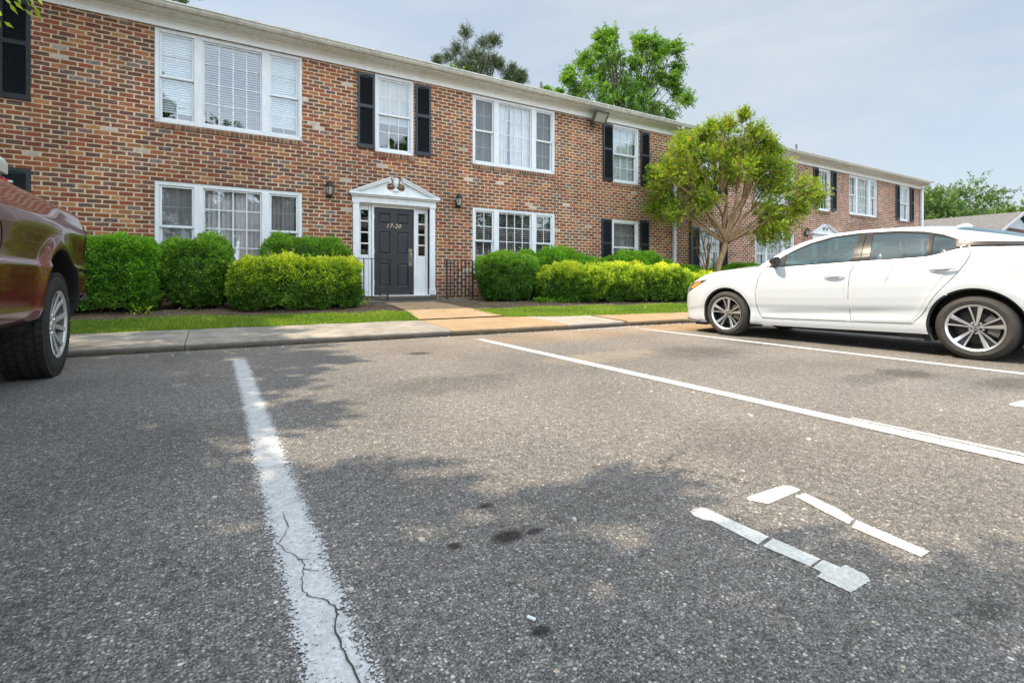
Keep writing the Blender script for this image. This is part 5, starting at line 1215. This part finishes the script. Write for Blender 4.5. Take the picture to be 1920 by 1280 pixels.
# nose and tail closing sheets, underside
for s0, nm, dx in ((S[0], 'front_bumper', -.03), (S[-1], 'rear_bumper', .03)):
    rows = []
    for j in range(13):
        z = smooth_i(s0, BOT)+(belt(s0)-smooth_i(s0, BOT))*j/12; w = side_y(s0, z)
        rows.append([(s0+dx*(1-q*q)*(.6+.4*math.sin(math.pi*j/12)), w*q, z) for q in np.linspace(-1, 1, 15)])
    mb = MB(); mb.grid(rows); mb.build(nm, M['carpaint'], car, smooth=True)
mb = MB()
mb.grid([[(s, q*side_y(s, smooth_i(s, BOT))*(1 if abs(s) > .45 and abs(s-2.71) > .45 else .62), smooth_i(s, BOT)+.015) for q in (-1, -.5, 0, .5, 1)] for s in S])
mb.box(.55, 2.1, -.55, -.40, .15, .21); mb.box(.5, 2.2, .1, .2, .14, .21); mb.box(2.05, 2.3, -.80, -.62, .17, .235); mb.box(-.62, -.45, -.72, .72, .12, .19)
mb.build('underbody', M['plastic'], car)
# interior deck, dashboard, seats, wheel
mb = MB(); mb.grid([[(s, q*(side_y(s, belt(s))-.03), belt(s)-.10) for q in (-1, -.5, 0, .5, 1)] for s in np.linspace(.5, 3.05, 20)])
mb.box(.52, .95, -.70, .70, .80, .93); mb.build('interior', M['seat'], car)
for sx, sy, wd in ((1.62, -.37, .25), (1.62, .37, .25), (2.42, -.40, .30), (2.42, .40, .30)):
    mb = MB(); mb.prism([(sx-.10, .86), (sx+.10, .86), (sx+.26, 1.16), (sx+.21, 1.20), (sx+.12, 1.18)], sy-wd, sy+wd, 'y'); st = mb.build('seat', M['seat'], car, smooth=False, bevel=.03)
    mb = MB(); mb.box(sx+.17, sx+.27, sy-.12, sy+.12, 1.20, 1.32); mb.build('headrest', M['seat'], st, bevel=.03)
mb = MB(); mb.tube([(1.04+.05*math.cos(t)*.5, -.37+.18*math.cos(t), .97+.15*math.sin(t)+.0) for t in np.linspace(0, 2*math.pi, 25)], .012, 6, cap=False); mb.box(1.02, 1.06, -.50, -.24, .95, .99); mb.build('steering_wheel', M['plastic'], car, smooth=True, auto=40)
mb = MB(); mb.tube([(1.72, -.60, 1.22), (1.55, -.56, 1.10), (1.25, -.52, .96)], .016, 4); mb.build('seat_belt', M['seat_light'], car)
# greenhouse curves (s, z)
EDGE = [(.46, 1.005), (.60, 1.105), (.75, 1.205), (.92, 1.290), (1.10, 1.352), (1.30, 1.392), (1.60, 1.410), (1.95, 1.402), (2.25, 1.372), (2.50, 1.318), (2.75, 1.262), (3.0, 1.205), (3.30, 1.145), (3.42, 1.120)]
CEN = [(.46, 1.035), (.60, 1.115), (.80, 1.225), (1.0, 1.315), (1.2, 1.385), (1.45, 1.432), (1.75, 1.450), (2.05, 1.446), (2.35, 1.425), (2.6, 1.385), (2.85, 1.318), (3.1, 1.235), (3.30, 1.165), (3.42, 1.135)]
TRIM = [(.60, .985), (.66, 1.055), (.77, 1.142), (.90, 1.215), (1.05, 1.285), (1.30, 1.352), (1.60, 1.376), (2.0, 1.368), (2.25, 1.338), (2.42, 1.292), (2.55, 1.232), (2.66, 1.172)]
def sheet(name, lo, hi, mat, par, n=40, m=8, off=0, th=0, sides=(-1, 1)):
    """surface patch on the greenhouse side between two (s, z) polylines"""
    lo, hi = np.array(lo, float), np.array(hi, float)
    def res(P):
        d = np.r_[0, np.cumsum(np.hypot(*np.diff(P, axis=0).T))]; t = np.linspace(0, d[-1], n+1); return np.stack([np.interp(t, d, P[:, 0]), np.interp(t, d, P[:, 1])], 1)
    a, b = res(lo), res(hi); out = []
    for sd in sides:
        rows = []
        for j in range(m+1):
            q = a+(b-a)*j/m; rows.append([(s, sd*(side_any(s, z)+off), z) for s, z in q])
        mb = MB(); mb.grid(rows); o = mb.build(name, mat, par, smooth=True)
        if th: md = o.modifiers.new('solid', 'SOLIDIFY'); md.thickness = th; md.offset = 0
        out.append(o)
    return out
tr = lambda s: I(s, TRIM)
# roof panel, windscreen, rear window share one crowned surface
def roof_pt(s, q):
    ze, zc = smooth_i(s, EDGE), smooth_i(s, CEN); ye = gh_y(s, ze); return (s, ye*q, ze+(zc-ze)*(1-abs(q)**2.4))
def roof_piece(name, s0, s1, q0, q1, mat, n=30, m=16, f=None, dz=0):
    rows = []
    for s in np.linspace(s0, s1, n+1):
        a, b = (q0, q1) if f is None else f(s)
        rows.append([tuple(np.array(roof_pt(s, a+(b-a)*j/m))+[0, 0, dz]) for j in range(m+1)])
    mb = MB(); mb.grid(rows); return mb.build(name, mat, car, smooth=True)
roof_piece('windscreen', .47, 1.16, -.90, .90, M['car_glass'])
for sd in (-1, 1): roof_piece('a_pillar', .46, 1.16, sd*.90, sd*1.0, M['carpaint'], 24, 3)
roof_piece('roof', 1.16, 2.50, -1, 1, M['carpaint'], 40, 28)
roof_piece('rear_window', 2.50, 3.32, 0, 0, M['car_glass'], 24, 14, lambda s: (-.86+.10*(s-2.5), .86-.10*(s-2.5)))
for sd in (-1, 1): roof_piece('c_pillar', 2.50, 3.42, 0, 0, M['carpaint'], 24, 6, lambda s, sd=sd: (sd*(.86-.10*(s-2.5)), sd*1.0))
roof_piece('trunk_edge', 3.32, 3.42, -.8, .8, M['carpaint'], 3, 10)
mb = MB(); mb.prism([(2.34, 1.424), (2.50, 1.405), (2.50, 1.42), (2.455, 1.452), (2.42, 1.452)], -.022, .022, 'y'); mb.build('roof_antenna', M['carpaint'], car, bevel=.006)
# white rail between trim and roof edge, A-pillar foot to C-pillar
sheet('roof_rail', TRIM[1:-1]+[(2.66, 1.195), (2.9, 1.184), (3.2, 1.155), (3.42, 1.118)], [(.46, 1.0), (.60, 1.105)]+EDGE[2:], M['carpaint'], car, 80, 5, 0)
sheet('roof_rail', [(.47, .975), (.60, .985)], [(.46, 1.003), (.66, 1.055)], M['carpaint'], car, 6, 4, 0)
sheet('window_band', [(2.62, 1.156), (2.8, 1.154), (3.03, 1.142), (3.3, 1.119), (3.42, 1.108)], [(2.62, 1.205), (2.8, 1.192), (3.03, 1.176), (3.3, 1.143), (3.42, 1.121)], M['trim_black'], car, 30, 2, .005)
# black frame strips round the side windows
def trimstrip(d0, d1): return [(s, z-d0) for s, z in TRIM[1:]], [(s, z-d1) for s, z in TRIM[1:]]
a, b = trimstrip(.020, .0); sheet('window_trim', a, b, M['trim_black'], car, 60, 2, .003)
sheet('window_trim', [(.56, .972), (.80, .984), (1.62, 1.026), (2.31, 1.056), (2.42, 1.086), (2.52, 1.122), (2.64, 1.142)], [(.60, .982), (.80, .990), (1.62, 1.034), (2.31, 1.063), (2.42, 1.093), (2.52, 1.129), (2.64, 1.149)], M['trim_black'], car, 60, 1, .003)
sheet('window_trim', [(.56, .974), (.80, .986)], [(.64, 1.040), (.80, 1.145)], M['trim_black'], car, 8, 6, .002)
sheet('b_pillar', [(1.575, 1.022), (1.675, 1.028)], [(1.615, 1.360), (1.670, 1.362)], M['trim_pillar'] if 'trim_pillar' in M else M['trim_black'], car, 4, 10, .004)
sheet('b_pillar', [(1.683, 1.028), (1.775, 1.034)], [(1.678, 1.362), (1.745, 1.360)], M['trim_black'], car, 4, 10, .004)
sheet('quarter_post', [(2.305, 1.054), (2.350, 1.070)], [(2.292, 1.318), (2.335, 1.308)], M['trim_black'], car, 3, 8, .004)
sheet('quarter_trim', [(2.56, 1.130), (2.66, 1.145)], [(2.53, 1.235), (2.66, 1.172)], M['trim_black'], car, 6, 6, .003)
# doors: skins a few millimetres proud, ending in a dark gap
SE1 = [(.30, .525), (.40, .475), (.50, .455), (.60, .450), (.70, .455), (.80, .472), (.90, .50), (.972, .535)]
SE2 = [(.32, 1.600), (.45, 1.588), (.60, 1.582), (.75, 1.585), (.87, 1.592), (.95, 1.62), (1.022, 1.655)]
SE3 = [(.345, 2.21), (.43, 2.285), (.50, 2.325), (.58, 2.365), (.66, 2.415), (.74, 2.475), (.83, 2.545), (.91, 2.60), (.98, 2.64), (1.045, 2.668), (1.10, 2.675), (1.135, 2.67)]
def door_skin(name, L_, R_, zlo, zhi, n=46, m=40):
    outs = []
    for sd in (-1, 1):
        rows = []
        for j in range(m+1):
            t = j/m; row = []
            for i in range(n+1):
                q = i/n; z = zlo(q)+(zhi(q)-zlo(q))*t; a, b = I(z, L_)+.0035, I(z, R_)-.0035
                s = a+(b-a)*q; z = zlo(q)+(zhi(s)-zlo(q))*t if zhi(s) > 0 else z
                e = min(min(q, 1-q)*n, min(t, 1-t)*m if t < .5 else 9); o_ = .006 if e >= 1 else -.001
                row.append((s, sd*(side_any(s, min(z, belt(s)-.001))+o_), z))
            rows.append(row)
        mb = MB(); mb.grid(rows); outs.append(mb.build(name, M['carpaint'], car, smooth=True, auto=50))
    return outs
zh = lambda s: belt(s)-.002
fd = door_skin('front_door', SE1, SE2, lambda q: .292+.022*q, lambda s: zh(s) if s > .4 else 1.0)
rd = door_skin('rear_door', SE2, SE3, lambda q: .316+.022*q, lambda s: zh(s) if s > .4 else 1.1)
for pts in ([(s, z) for z, s in SE1], [(s, z) for z, s in SE2], [(s, z) for z, s in SE3], [(.525, .291), (1.6, .313), (2.21, .335)]):
    for sd in (-1, 1):
        P = [(s, sd*(side_any(s, min(z, belt(s)))+.0012), z) for s, z in pts]
        mb = MB(); mb.tube(P, .0024, 5); mb.build('door_gap', M['seam'], car)
for (sx, zz, dd) in ((1.43, .845, fd), (2.46, .919, rd)):
    for k, sd in enumerate((-1, 1)):
        w = lambda s, z: sd*(side_any(s, z)+.006)
        mb = MB(); n_ = 14; rows = []
        for i in range(n_+1):
            t = i/n_; s = sx-.115+.23*t; z = zz+.012*t-.004; rr_ = .004+.014*math.sin(math.pi*t)**.45; out = .010+.022*math.sin(math.pi*t)**.5
            rows.append([(s, w(s, z)+sd*(out+rr_*.55*math.cos(a)), z+rr_*.75*math.sin(a)) for a in np.linspace(0, 2*math.pi, 9)])
        mb.grid(rows); hdl = mb.build('handle', M['carpaint'], dd[k], smooth=True)
        m = MB(); m.tube([(sx+.03-.10*1, w(sx-.03, zz)+sd*.004, zz-.010), (sx, w(sx, zz)+sd*.004, zz-.014), (sx+.05, w(sx+.05, zz)+sd*.004, zz-.006)], .004, 5); m.build('handle_recess', M['grey_metal'], dd[k])
# side glass
sheet('window', [(.80, .990), (1.2, 1.012), (1.575, 1.028)], [(.80, 1.135), (.90, 1.197), (1.05, 1.267), (1.30, 1.334), (1.612, 1.358)], M['car_glass'], fd[0], 24, 10, -.004, 0, (-1,))
sheet('window', [(.80, .990), (1.2, 1.012), (1.575, 1.028)], [(.80, 1.135), (.90, 1.197), (1.05, 1.267), (1.30, 1.334), (1.612, 1.358)], M['car_glass'], fd[1], 24, 10, -.004, 0, (1,))
for k, sd in enumerate((-1, 1)):
    sheet('window', [(1.773, 1.040), (2.30, 1.062)], [(1.747, 1.358), (2.0, 1.350), (2.295, 1.312)], M['car_glass'], rd[k], 20, 10, -.004, 0, (sd,))
    sheet('quarter_window', [(2.345, 1.074), (2.42, 1.094), (2.52, 1.130), (2.565, 1.140)], [(2.333, 1.302), (2.42, 1.274), (2.50, 1.240), (2.535, 1.220)], M['car_glass'], rd[k], 16, 8, -.004, 0, (sd,))
# door mirrors
for k, sd in enumerate((-1, 1)):
    mb = MB(); yb = sd*(side_any(.70, .99)+.0)
    mb.tube([(.66, yb-sd*.01, .990), (.68, yb+sd*.04, .995), (.70, yb+sd*.08, 1.005)], [.030, .024, .022], 8); base_ = mb.build('mirror', M['plastic'], fd[k], smooth=True)
    mb = MB(); rows = []
    for t in np.linspace(0, 1, 9):
        rr_ = math.sin(math.pi*min(max(t*.93+.07, 0), 1)*.5)**.6; s = .665+.105*t
        rows.append([(s, yb+sd*(.125+.068*rr_*np.sign(math.cos(a))*abs(math.cos(a))**.7), 1.050+.060*rr_*np.sign(math.sin(a))*abs(math.sin(a))**.7) for a in np.linspace(0, 2*math.pi, 25)])
    mb.grid(rows); mb.build('mirror_shell', M['carpaint'] if False else M['trim_black'], fd[k], smooth=True)
    mb = MB(); a_ = [(.7725, yb+sd*(.125+.060*np.sign(math.cos(a))*abs(math.cos(a))**.7), 1.050+.054*np.sign(math.sin(a))*abs(math.sin(a))**.7) for a in np.linspace(0, 2*math.pi, 24, endpoint=False)]
    mb.add(a_, [tuple(range(24))]); mb.build('mirror_glass', M['trim_black'], fd[k])
# headlights, lower grille edge, rear lamps
def lamp_patch(name, lo, hi, mat, off, sd, n=12, m=5):
    lo, hi = np.array(lo), np.array(hi); rows = []
    for j in range(m+1):
        row = []
        for i in range(n+1):
            t = i/n; u_ = np.linspace(0, 1, len(lo)); v_ = np.linspace(0, 1, len(hi))
            a = np.array([np.interp(t, u_, lo[:, 0]), np.interp(t, u_, lo[:, 1])]); b = np.array([np.interp(t, v_, hi[:, 0]), np.interp(t, v_, hi[:, 1])]); q = a+(b-a)*j/m
            z = min(q[1], belt(q[0])-.002); row.append((q[0], sd*(side_y(q[0], z)+off), z))
        rows.append(row)
    mb = MB(); mb.grid(rows); return mb.build(name, mat, car, smooth=True)
for sd in (-1, 1):
    hl = lamp_patch('headlight', [(-.885, .585), (-.70, .625), (-.55, .700), (-.345, .800)], [(-.885, .625), (-.76, .690), (-.62, .765), (-.335, .812)], M['plastic'], .004, sd)
    lamp_patch('headlight_lens', [(-.88, .592), (-.76, .612), (-.68, .640)], [(-.88, .618), (-.78, .670), (-.665, .728)], M['lens_clear'], .007, sd).parent = hl
    lamp_patch('indicator', [(-.63, .672), (-.56, .700), (-.44, .762)], [(-.655, .700), (-.58, .752), (-.45, .782)], M['lens_amber'], .008, sd).parent = hl
    lamp_patch('lower_grille', [(-.88, .33), (-.80, .33), (-.74, .34)], [(-.89, .42), (-.82, .41), (-.745, .35)], M['plastic'], .003, sd)
    lamp_patch('front_lip', [(-.89, .245), (-.7, .190), (-.45, .172)], [(-.90, .265), (-.7, .206), (-.45, .185)], M['plastic'], .004, sd)
    lamp_patch('tail_light', [(3.40, .93), (3.6, .90), (3.73, .88)], [(3.30, 1.03), (3.6, 1.0), (3.735, .93)], M['red'], .004, sd)
mb = MB(); mb.box(2.28, 2.345, -.80, -.60, .15, .30); mb.build('mud_flap', M['plastic'], car)
mb = MB(); mb.box(2.28, 2.345, .60, .80, .15, .30); mb.build('mud_flap', M['plastic'], car)
wheel('wheel', car, 0, .324, -.885, -1, .324, .2235, .205, M['rubber']); wheel('wheel', car, 0, .324, .885, 1, .324, .2235, .205, M['rubber'])
wheel('wheel', car, 2.71, .324, -.885, -1, .324, .2235, .205, M['rubber']); wheel('wheel', car, 2.71, .324, .885, 1, .324, .2235, .205, M['rubber'])

# ------------------------------------------------------------------ the maroon pickup (local x runs rearward from the rear axle, -y faces the camera)
truck = thing('pickup_truck', 'maroon pickup truck backed up to the kerb at the left edge', 'pickup truck', (-2.12, 5.56, 0), R(90))
TW = [(.49,.930),(.52,.962),(.58,.985),(.70,.994),(.85,1.0),(.922,1.003),(.936,.984),(1.0,.980),(1.10,.986),(1.20,.998),(1.25,1.000),(1.29,.992),(1.36,.962),(1.42,.938),(1.45,.925),(1.468,.905)]
TA = (.035, .475, .590)
def t_side(s, z):
    y = (I(z-.012, TW)+2*I(z, TW)+I(z+.012, TW))/4
    d = math.hypot(s-TA[0], z-TA[1]); y += .030*math.exp(-((d-.60)/.10)**2)*(1 if z > .5 else .4) if z < 1.28 else 0
    e = 1.15-.16
    if s > e: y -= .16-math.sqrt(max(.16**2-(s-e)**2, 0))
    return y
def t_bot(s): return I(s, [(-5, .49), (-.60, .49), (.40, .70), (.60, .905), (1.15, .905)])
def t_top(s): return I(s, [(-5, 1.468), (.6, 1.468), (.95, 1.462), (1.08, 1.43), (1.15, 1.36)])
ST = np.concatenate([np.arange(-1.66, -.8, .04), np.arange(-.8, .8, .02), np.arange(.8, 1.151, .0175)])
for sd in (-1, 1):
    rows = []
    for s in ST:
        a, b = t_bot(s), t_top(s); row = []
        for j in range(61):
            z = a+(b-a)*j/60; d = math.hypot(s-TA[0], z-TA[1]); s2, z2 = s, z
            if abs(d-TA[2]) < .0125: s2, z2 = TA[0]+(s-TA[0])*TA[2]/d, TA[1]+(z-TA[1])*TA[2]/d
            row.append((s2, sd*t_side(s2, z2), z2))
        rows.append(row)
    mb = MB(); mb.grid(rows)
    def ins(q):
        c = [sum(mb.v[i][k] for i in q)/len(q) for k in (0, 2)]; return math.hypot(c[0]-TA[0], c[1]-TA[1]) < TA[2]-.001
    mb.f = [q for q in mb.f if not ins(q)]
    mb.build('bedside', M['truckpaint'], truck, smooth=True, auto=50)
    rw = []
    for t in np.linspace(R(-5), R(185), 50):
        x, z = TA[0]+TA[2]*math.cos(t), TA[1]+TA[2]*math.sin(t); y = t_side(x, z)
        rw.append([(x, sd*y, z), (TA[0]+(TA[2]-.006)*math.cos(t), sd*(y-.012), TA[1]+(TA[2]-.006)*math.sin(t)), (x, sd*(y-.05), z), (x, sd*(y-.42), z)])
    m = MB(); m.grid(rw); m.build('wheel_arch_liner', M['plastic'], truck, smooth=True)
    # rail cap and inner bed wall
    m = MB(); m.grid([[(s, sd*(t_side(s, t_top(s))), t_top(s)), (s, sd*.875, t_top(s)+.012), (s, sd*.845, t_top(s)), (s, sd*.84, .86)] for s in np.linspace(-1.64, 1.10, 30)]); m.build('bed_rail', M['plastic'], truck, smooth=True, auto=40)
    # rear bumper corner
    rows = []
    for j in range(17):
        t = j/16; z = .900-.29*t; row = []
        for i in range(25):
            q = i/24; s0 = I(z, [(.60, .86), (.70, .72), (.80, .62), (.90, .55)]); s = s0+(1.20-s0)*q
            y = t_side(.8, .8)-.012-.03*math.exp(-((z-.90)/.03)**2) - max(0, (.68-z))*.6
            e = 1.20-.17
            if s > e: y -= .17-math.sqrt(max(.17**2-(s-e)**2, 0))
            row.append((s, sd*y, z))
        rows.append(row)
    m = MB(); m.grid(rows); bp = m.build('rear_bumper', M['truckpaint'], truck, smooth=True)
    m = MB(); m.tube([(s, sd*(t_side(.8, .8)-.02-(.17-math.sqrt(max(.17**2-max(0, s-1.03)**2, 0)))), zz) for s, zz in ((.84, .600), (.95, .615), (1.05, .64), (1.12, .68), (1.17, .74), (1.2, .82))], .022, 6); m.build('bumper_strip', M['plastic'], bp, smooth=True)
    m = MB(); m.grid([[(s, sd*(t_side(s, z)+.004), z) for s in np.linspace(.985, 1.145, 8)] for z in np.linspace(1.02, 1.34, 12)]); m.build('tail_light', M['truck_lens'] if 'truck_lens' in M else M['truckpaint'], truck, smooth=True)
    m = MB(); m.tube([(-1.38+.10*math.cos(t), sd*(t_side(-1.38+.10*math.cos(t), 1.06+.11*math.sin(t))+.001), 1.06+.11*math.sin(t)) for t in np.linspace(0, 6.283, 30)], .003, 5, cap=False); m.build('fuel_door', M['seam'], truck)
    # cab and front
    w = lambda z: sd*I(z, TW)
    m = MB(); m.prism([(-5.0, .55), (-4.85, .49), (-1.70, .49), (-1.70, 1.27), (-3.9, 1.25), (-5.0, 1.15)], sd*.93, sd*1.0, 'y'); m.build('cab_side', M['truckpaint'], truck, bevel=.02)
m = MB(); m.prism([(-1.72, 1.27), (-1.80, 1.90), (-2.1, 1.95), (-2.95, 1.93), (-3.75, 1.27)], -.93, .93, 'y'); m.build('cab_roof', M['truckpaint'], truck, bevel=.05)
for sd in (-1, 1):
    m = MB(); m.prism([(-1.90, 1.31), (-1.95, 1.83), (-2.9, 1.84), (-3.5, 1.31)], sd*.932, sd*.938, 'y'); m.build('cab_window', M['trim_black'], truck)
m = MB(); m.box(-4.98, -3.7, -.90, .90, 1.0, 1.26); m.box(-5.05, -4.95, -.93, .93, .55, 1.15); m.build('bonnet', M['truckpaint'], truck, bevel=.05)
m = MB(); m.box(-1.66, 1.12, -.84, .84, .82, .86); m.box(-4.8, 1.05, -.45, .45, .55, .70); m.box(-1.68, -1.62, -.9, .9, .6, 1.45); m.build('chassis_bed', M['plastic'], truck)
m = MB(); m.box(1.07, 1.13, -.84, .84, .90, 1.44); m.build('tailgate', M['truckpaint'], truck, bevel=.01)
wheel('wheel', truck, 0, .432, -.99, -1, .428, .272, .295, M['rubber_dark'], tread=True, style='truck')
for a, b in ((0, .99), (-3.75, -.99), (-3.75, .99)): wheel('wheel', truck, a, .432, b, 1 if b > 0 else -1, .428, .272, .295, M['rubber_dark'], style='truck')
# white tank standing in the bed
tk = thing('water_tank', 'white plastic tank with a red valve standing in the bed of the maroon truck', 'tank', (-1.79, 5.24, .86))
m = MB(); m.box(-.30, .305, -.34, .34, 0, .885); m.build('tank_body', M['tank'], tk, bevel=.02)
m = MB(); m.add([(-.33,-.37,.80),(.34,-.37,.80),(.34,.37,.80),(-.33,.37,.80),(-.33,-.37,.895),(.34,-.37,.895),(.34,.37,.895),(-.33,.37,.895),(-.2,-.28,1.01),(.25,-.28,1.01),(.25,.28,1.01),(-.2,.28,1.01)], [(0,3,2,1),(0,1,5,4),(1,2,6,5),(2,3,7,6),(3,0,4,7),(4,5,9,8),(5,6,10,9),(6,7,11,10),(7,4,8,11),(8,9,10,11)]); m.build('lid', M['tank'], tk, bevel=.008)
m = MB(); m.lathe([(0, .30), (.030, .30), (.034, .315), (.034, .335), (.020, .345), (.020, .36), (0, .362)], (0, .29, .735), 14, 'x'); m.build('valve', M['red'], tk, smooth=True, auto=40)
m = MB(); m.lathe([(0, .36), (.012, .36), (.012, .385), (0, .388)], (0, .29, .735), 10, 'x'); m.build('valve_tip', M['tank'], tk)

# ------------------------------------------------------------------ the tree left of the lot whose crown shades it
g = np.random.default_rng(77)
def shaded(x, y):
    n_ = noise.noise(Vector((x*.55, y*1.7, 4)))
    if y < 2.3:      # foreground
        edge = float(np.interp(y, [.0, .35, .65, .95, 1.15, 1.25, 1.6, 1.72, 2.3], [3.0, 2.15, 1.66, 1.42, 1.32, 1.95, 1.7, .95, .55]))
        return x < edge-.12
    if y < 6.3:
        edge = float(np.interp(y, [2.3, 2.5, 2.75, 3.0, 3.25, 3.4, 3.6, 3.9, 4.2, 4.45, 4.7, 5.1, 5.5, 5.8, 6.3], [.50, .10, -.05, .75, 1.0, .15, .10, .95, .8, .35, 1.2, 1.45, 1.0, 1.3, 1.0]))
        return x < edge-.10
    return x < 1.1+.5*n_ and n_ > -.35
cl = []
for gx in np.arange(-5.5, 3.2, .32):
    for gy in np.arange(-2.4, 9.6, .32):
        x, y = gx+g.uniform(-.1, .1), gy+g.uniform(-.1, .1)
        if ((y > 2.4 and shaded(x+.20, y)) or (y <= 2.4 and shaded(x+.06, y) and shaded(x, y+.09))) and not (x < -4.2+.3*abs(y-3.5)-1):
            z = 7.2+g.uniform(-.9, .9)
            cl.append((x-.60*z, y+.33*z, z, .17))
SH = (-6.6, 7.2, 0.0)
cl = [(a-SH[0], b-SH[1], c, r) for a, b, c, r in cl]
tree('shade_tree', 'large leafy tree left of the lot whose crown overhangs the truck', SH, (0, 0, 3.6), 14, cl, M['leaf_shade'], M['bark'], .135, 9, 15, .28, .24, 78, droop=.3, up=.1, wratio=.60, limb_r=.010)
sp = thing('hanging_branch', 'drooping leafy twigs in front of the black shutter at the top left corner', 'branch', (-1.86, 6.9, 3.6))
P, D = [], []
for (dx, dy, dz) in [(.10,0,.02),(.16,.05,-.02),(.20,.02,.03),(.07,-.03,-.02),(.14,-.04,.06),(.24,.04,.02),(.18,0,.08),(.12,.04,.10),(.27,.0,.09),(.02,.03,.04),(.22,-.05,.10),(-.02,0,-.16),(.02,.02,-.20),(-.05,-.02,-.15),(.0,.0,-.11)]:
    P.append((dx+.02, dy, dz)); D.append((.45+g.normal(0, .3), g.normal(0, .4), -.75+g.normal(0, .3)))
P, D = np.array(P), np.array(D); k = len(P)
leaf_mesh('leaves', P, D, unit(g.normal(0, .6, (k, 3))+[0, -.8, .6]), g.uniform(.085, .13, k), .036, g.uniform(.3, 1, k), M['leaf_gold'], sp, .06)
mb = MB(); mb.tube([(-2.6, .3, 2.4), (-1.2, .2, 1.4), (-.3, .05, .5), (.05, 0, .12), (.2, .02, .05)], [.02, .014, .009, .005, .003], 5); mb.tube([(-.3, .05, .5), (-.08, 0, .05), (-.02, 0, -.12)], [.006, .004, .003], 5); mb.build('twig', M['twig'], sp)

# ------------------------------------------------------------------ what stands across the lot behind the camera (seen only as reflections)
ob = thing('apartment_building', 'plain brick apartment building across the lot, seen only as a reflection in the windows', 'apartment building', (22, -24, 0))
mb = MB(); mb.box(-20, 20, -9, 0, 0, 5.4); mb.build('wall', M['brick_pale'], ob)
mb = MB(); mb.prism([(-9.5, 5.4), (.5, 5.4), (.5, 5.6), (-4.5, 7.0), (-9.5, 5.6)], -20.4, 20.4, 'x'); mb.build('roof', M['shingle'], ob)
for x in np.arange(-18, 19, 4.0):
    for z in (1.0, 3.6):
        mb = MB(); mb.box(x-.8, x+.8, .003, .06, z, z+1.6); f_ = mb.build('window', M['white'], ob)
        mb = MB(); mb.box(x-.68, x+.68, .061, .068, z+.1, z+1.5); mb.build('pane', M['trim_black'], f_)
g = np.random.default_rng(90)
kinds = []
for i in range(2):
    cl = ell_clumps(g, 46, (0, 0, 8.5), (4.6, 4.2, 4.6), 1.35, .5)
    kinds.append(tree('broadleaf_tree', 'broad tree across the lot behind the camera, number %d' % i, (0, 0, 0), (0, 0, 3.4), 8, cl, M['leaf_far'], M['bark'], .36, 9, 26, .9, .3, 91+i, limb_r=.06, wratio=.6, group='trees across the lot'))
spots = [(-22, -16, .8), (-9, -19, 1.0), (1, -34, 1.15), (10, -36, .95), (20, -38, 1.3), (32, -35, 1.05), (44, -33, 1.2), (56, -26, 1.0), (-20, 2, 1.0), (66, -12, 1.1)]
where = ['farthest left across the lot', 'left of the camera across the lot', 'at the left end of the opposite building', 'second along behind the opposite building', 'tallest, behind the middle of the opposite building', 'fourth along behind the opposite building', 'behind the right end of the opposite building', 'right of the opposite building', 'west of the shade tree', 'farthest right across the lot']
for i, (x, y, s) in enumerate(spots):
    o = kinds[i % 2] if i < 2 else copy_tree(kinds[i % 2]); o.location = (x, y, 0); o.scale = (s, s, s); o.rotation_euler = (0, 0, i*1.3); o['label'] = 'broad leafy tree %s, outside the picture' % where[i]
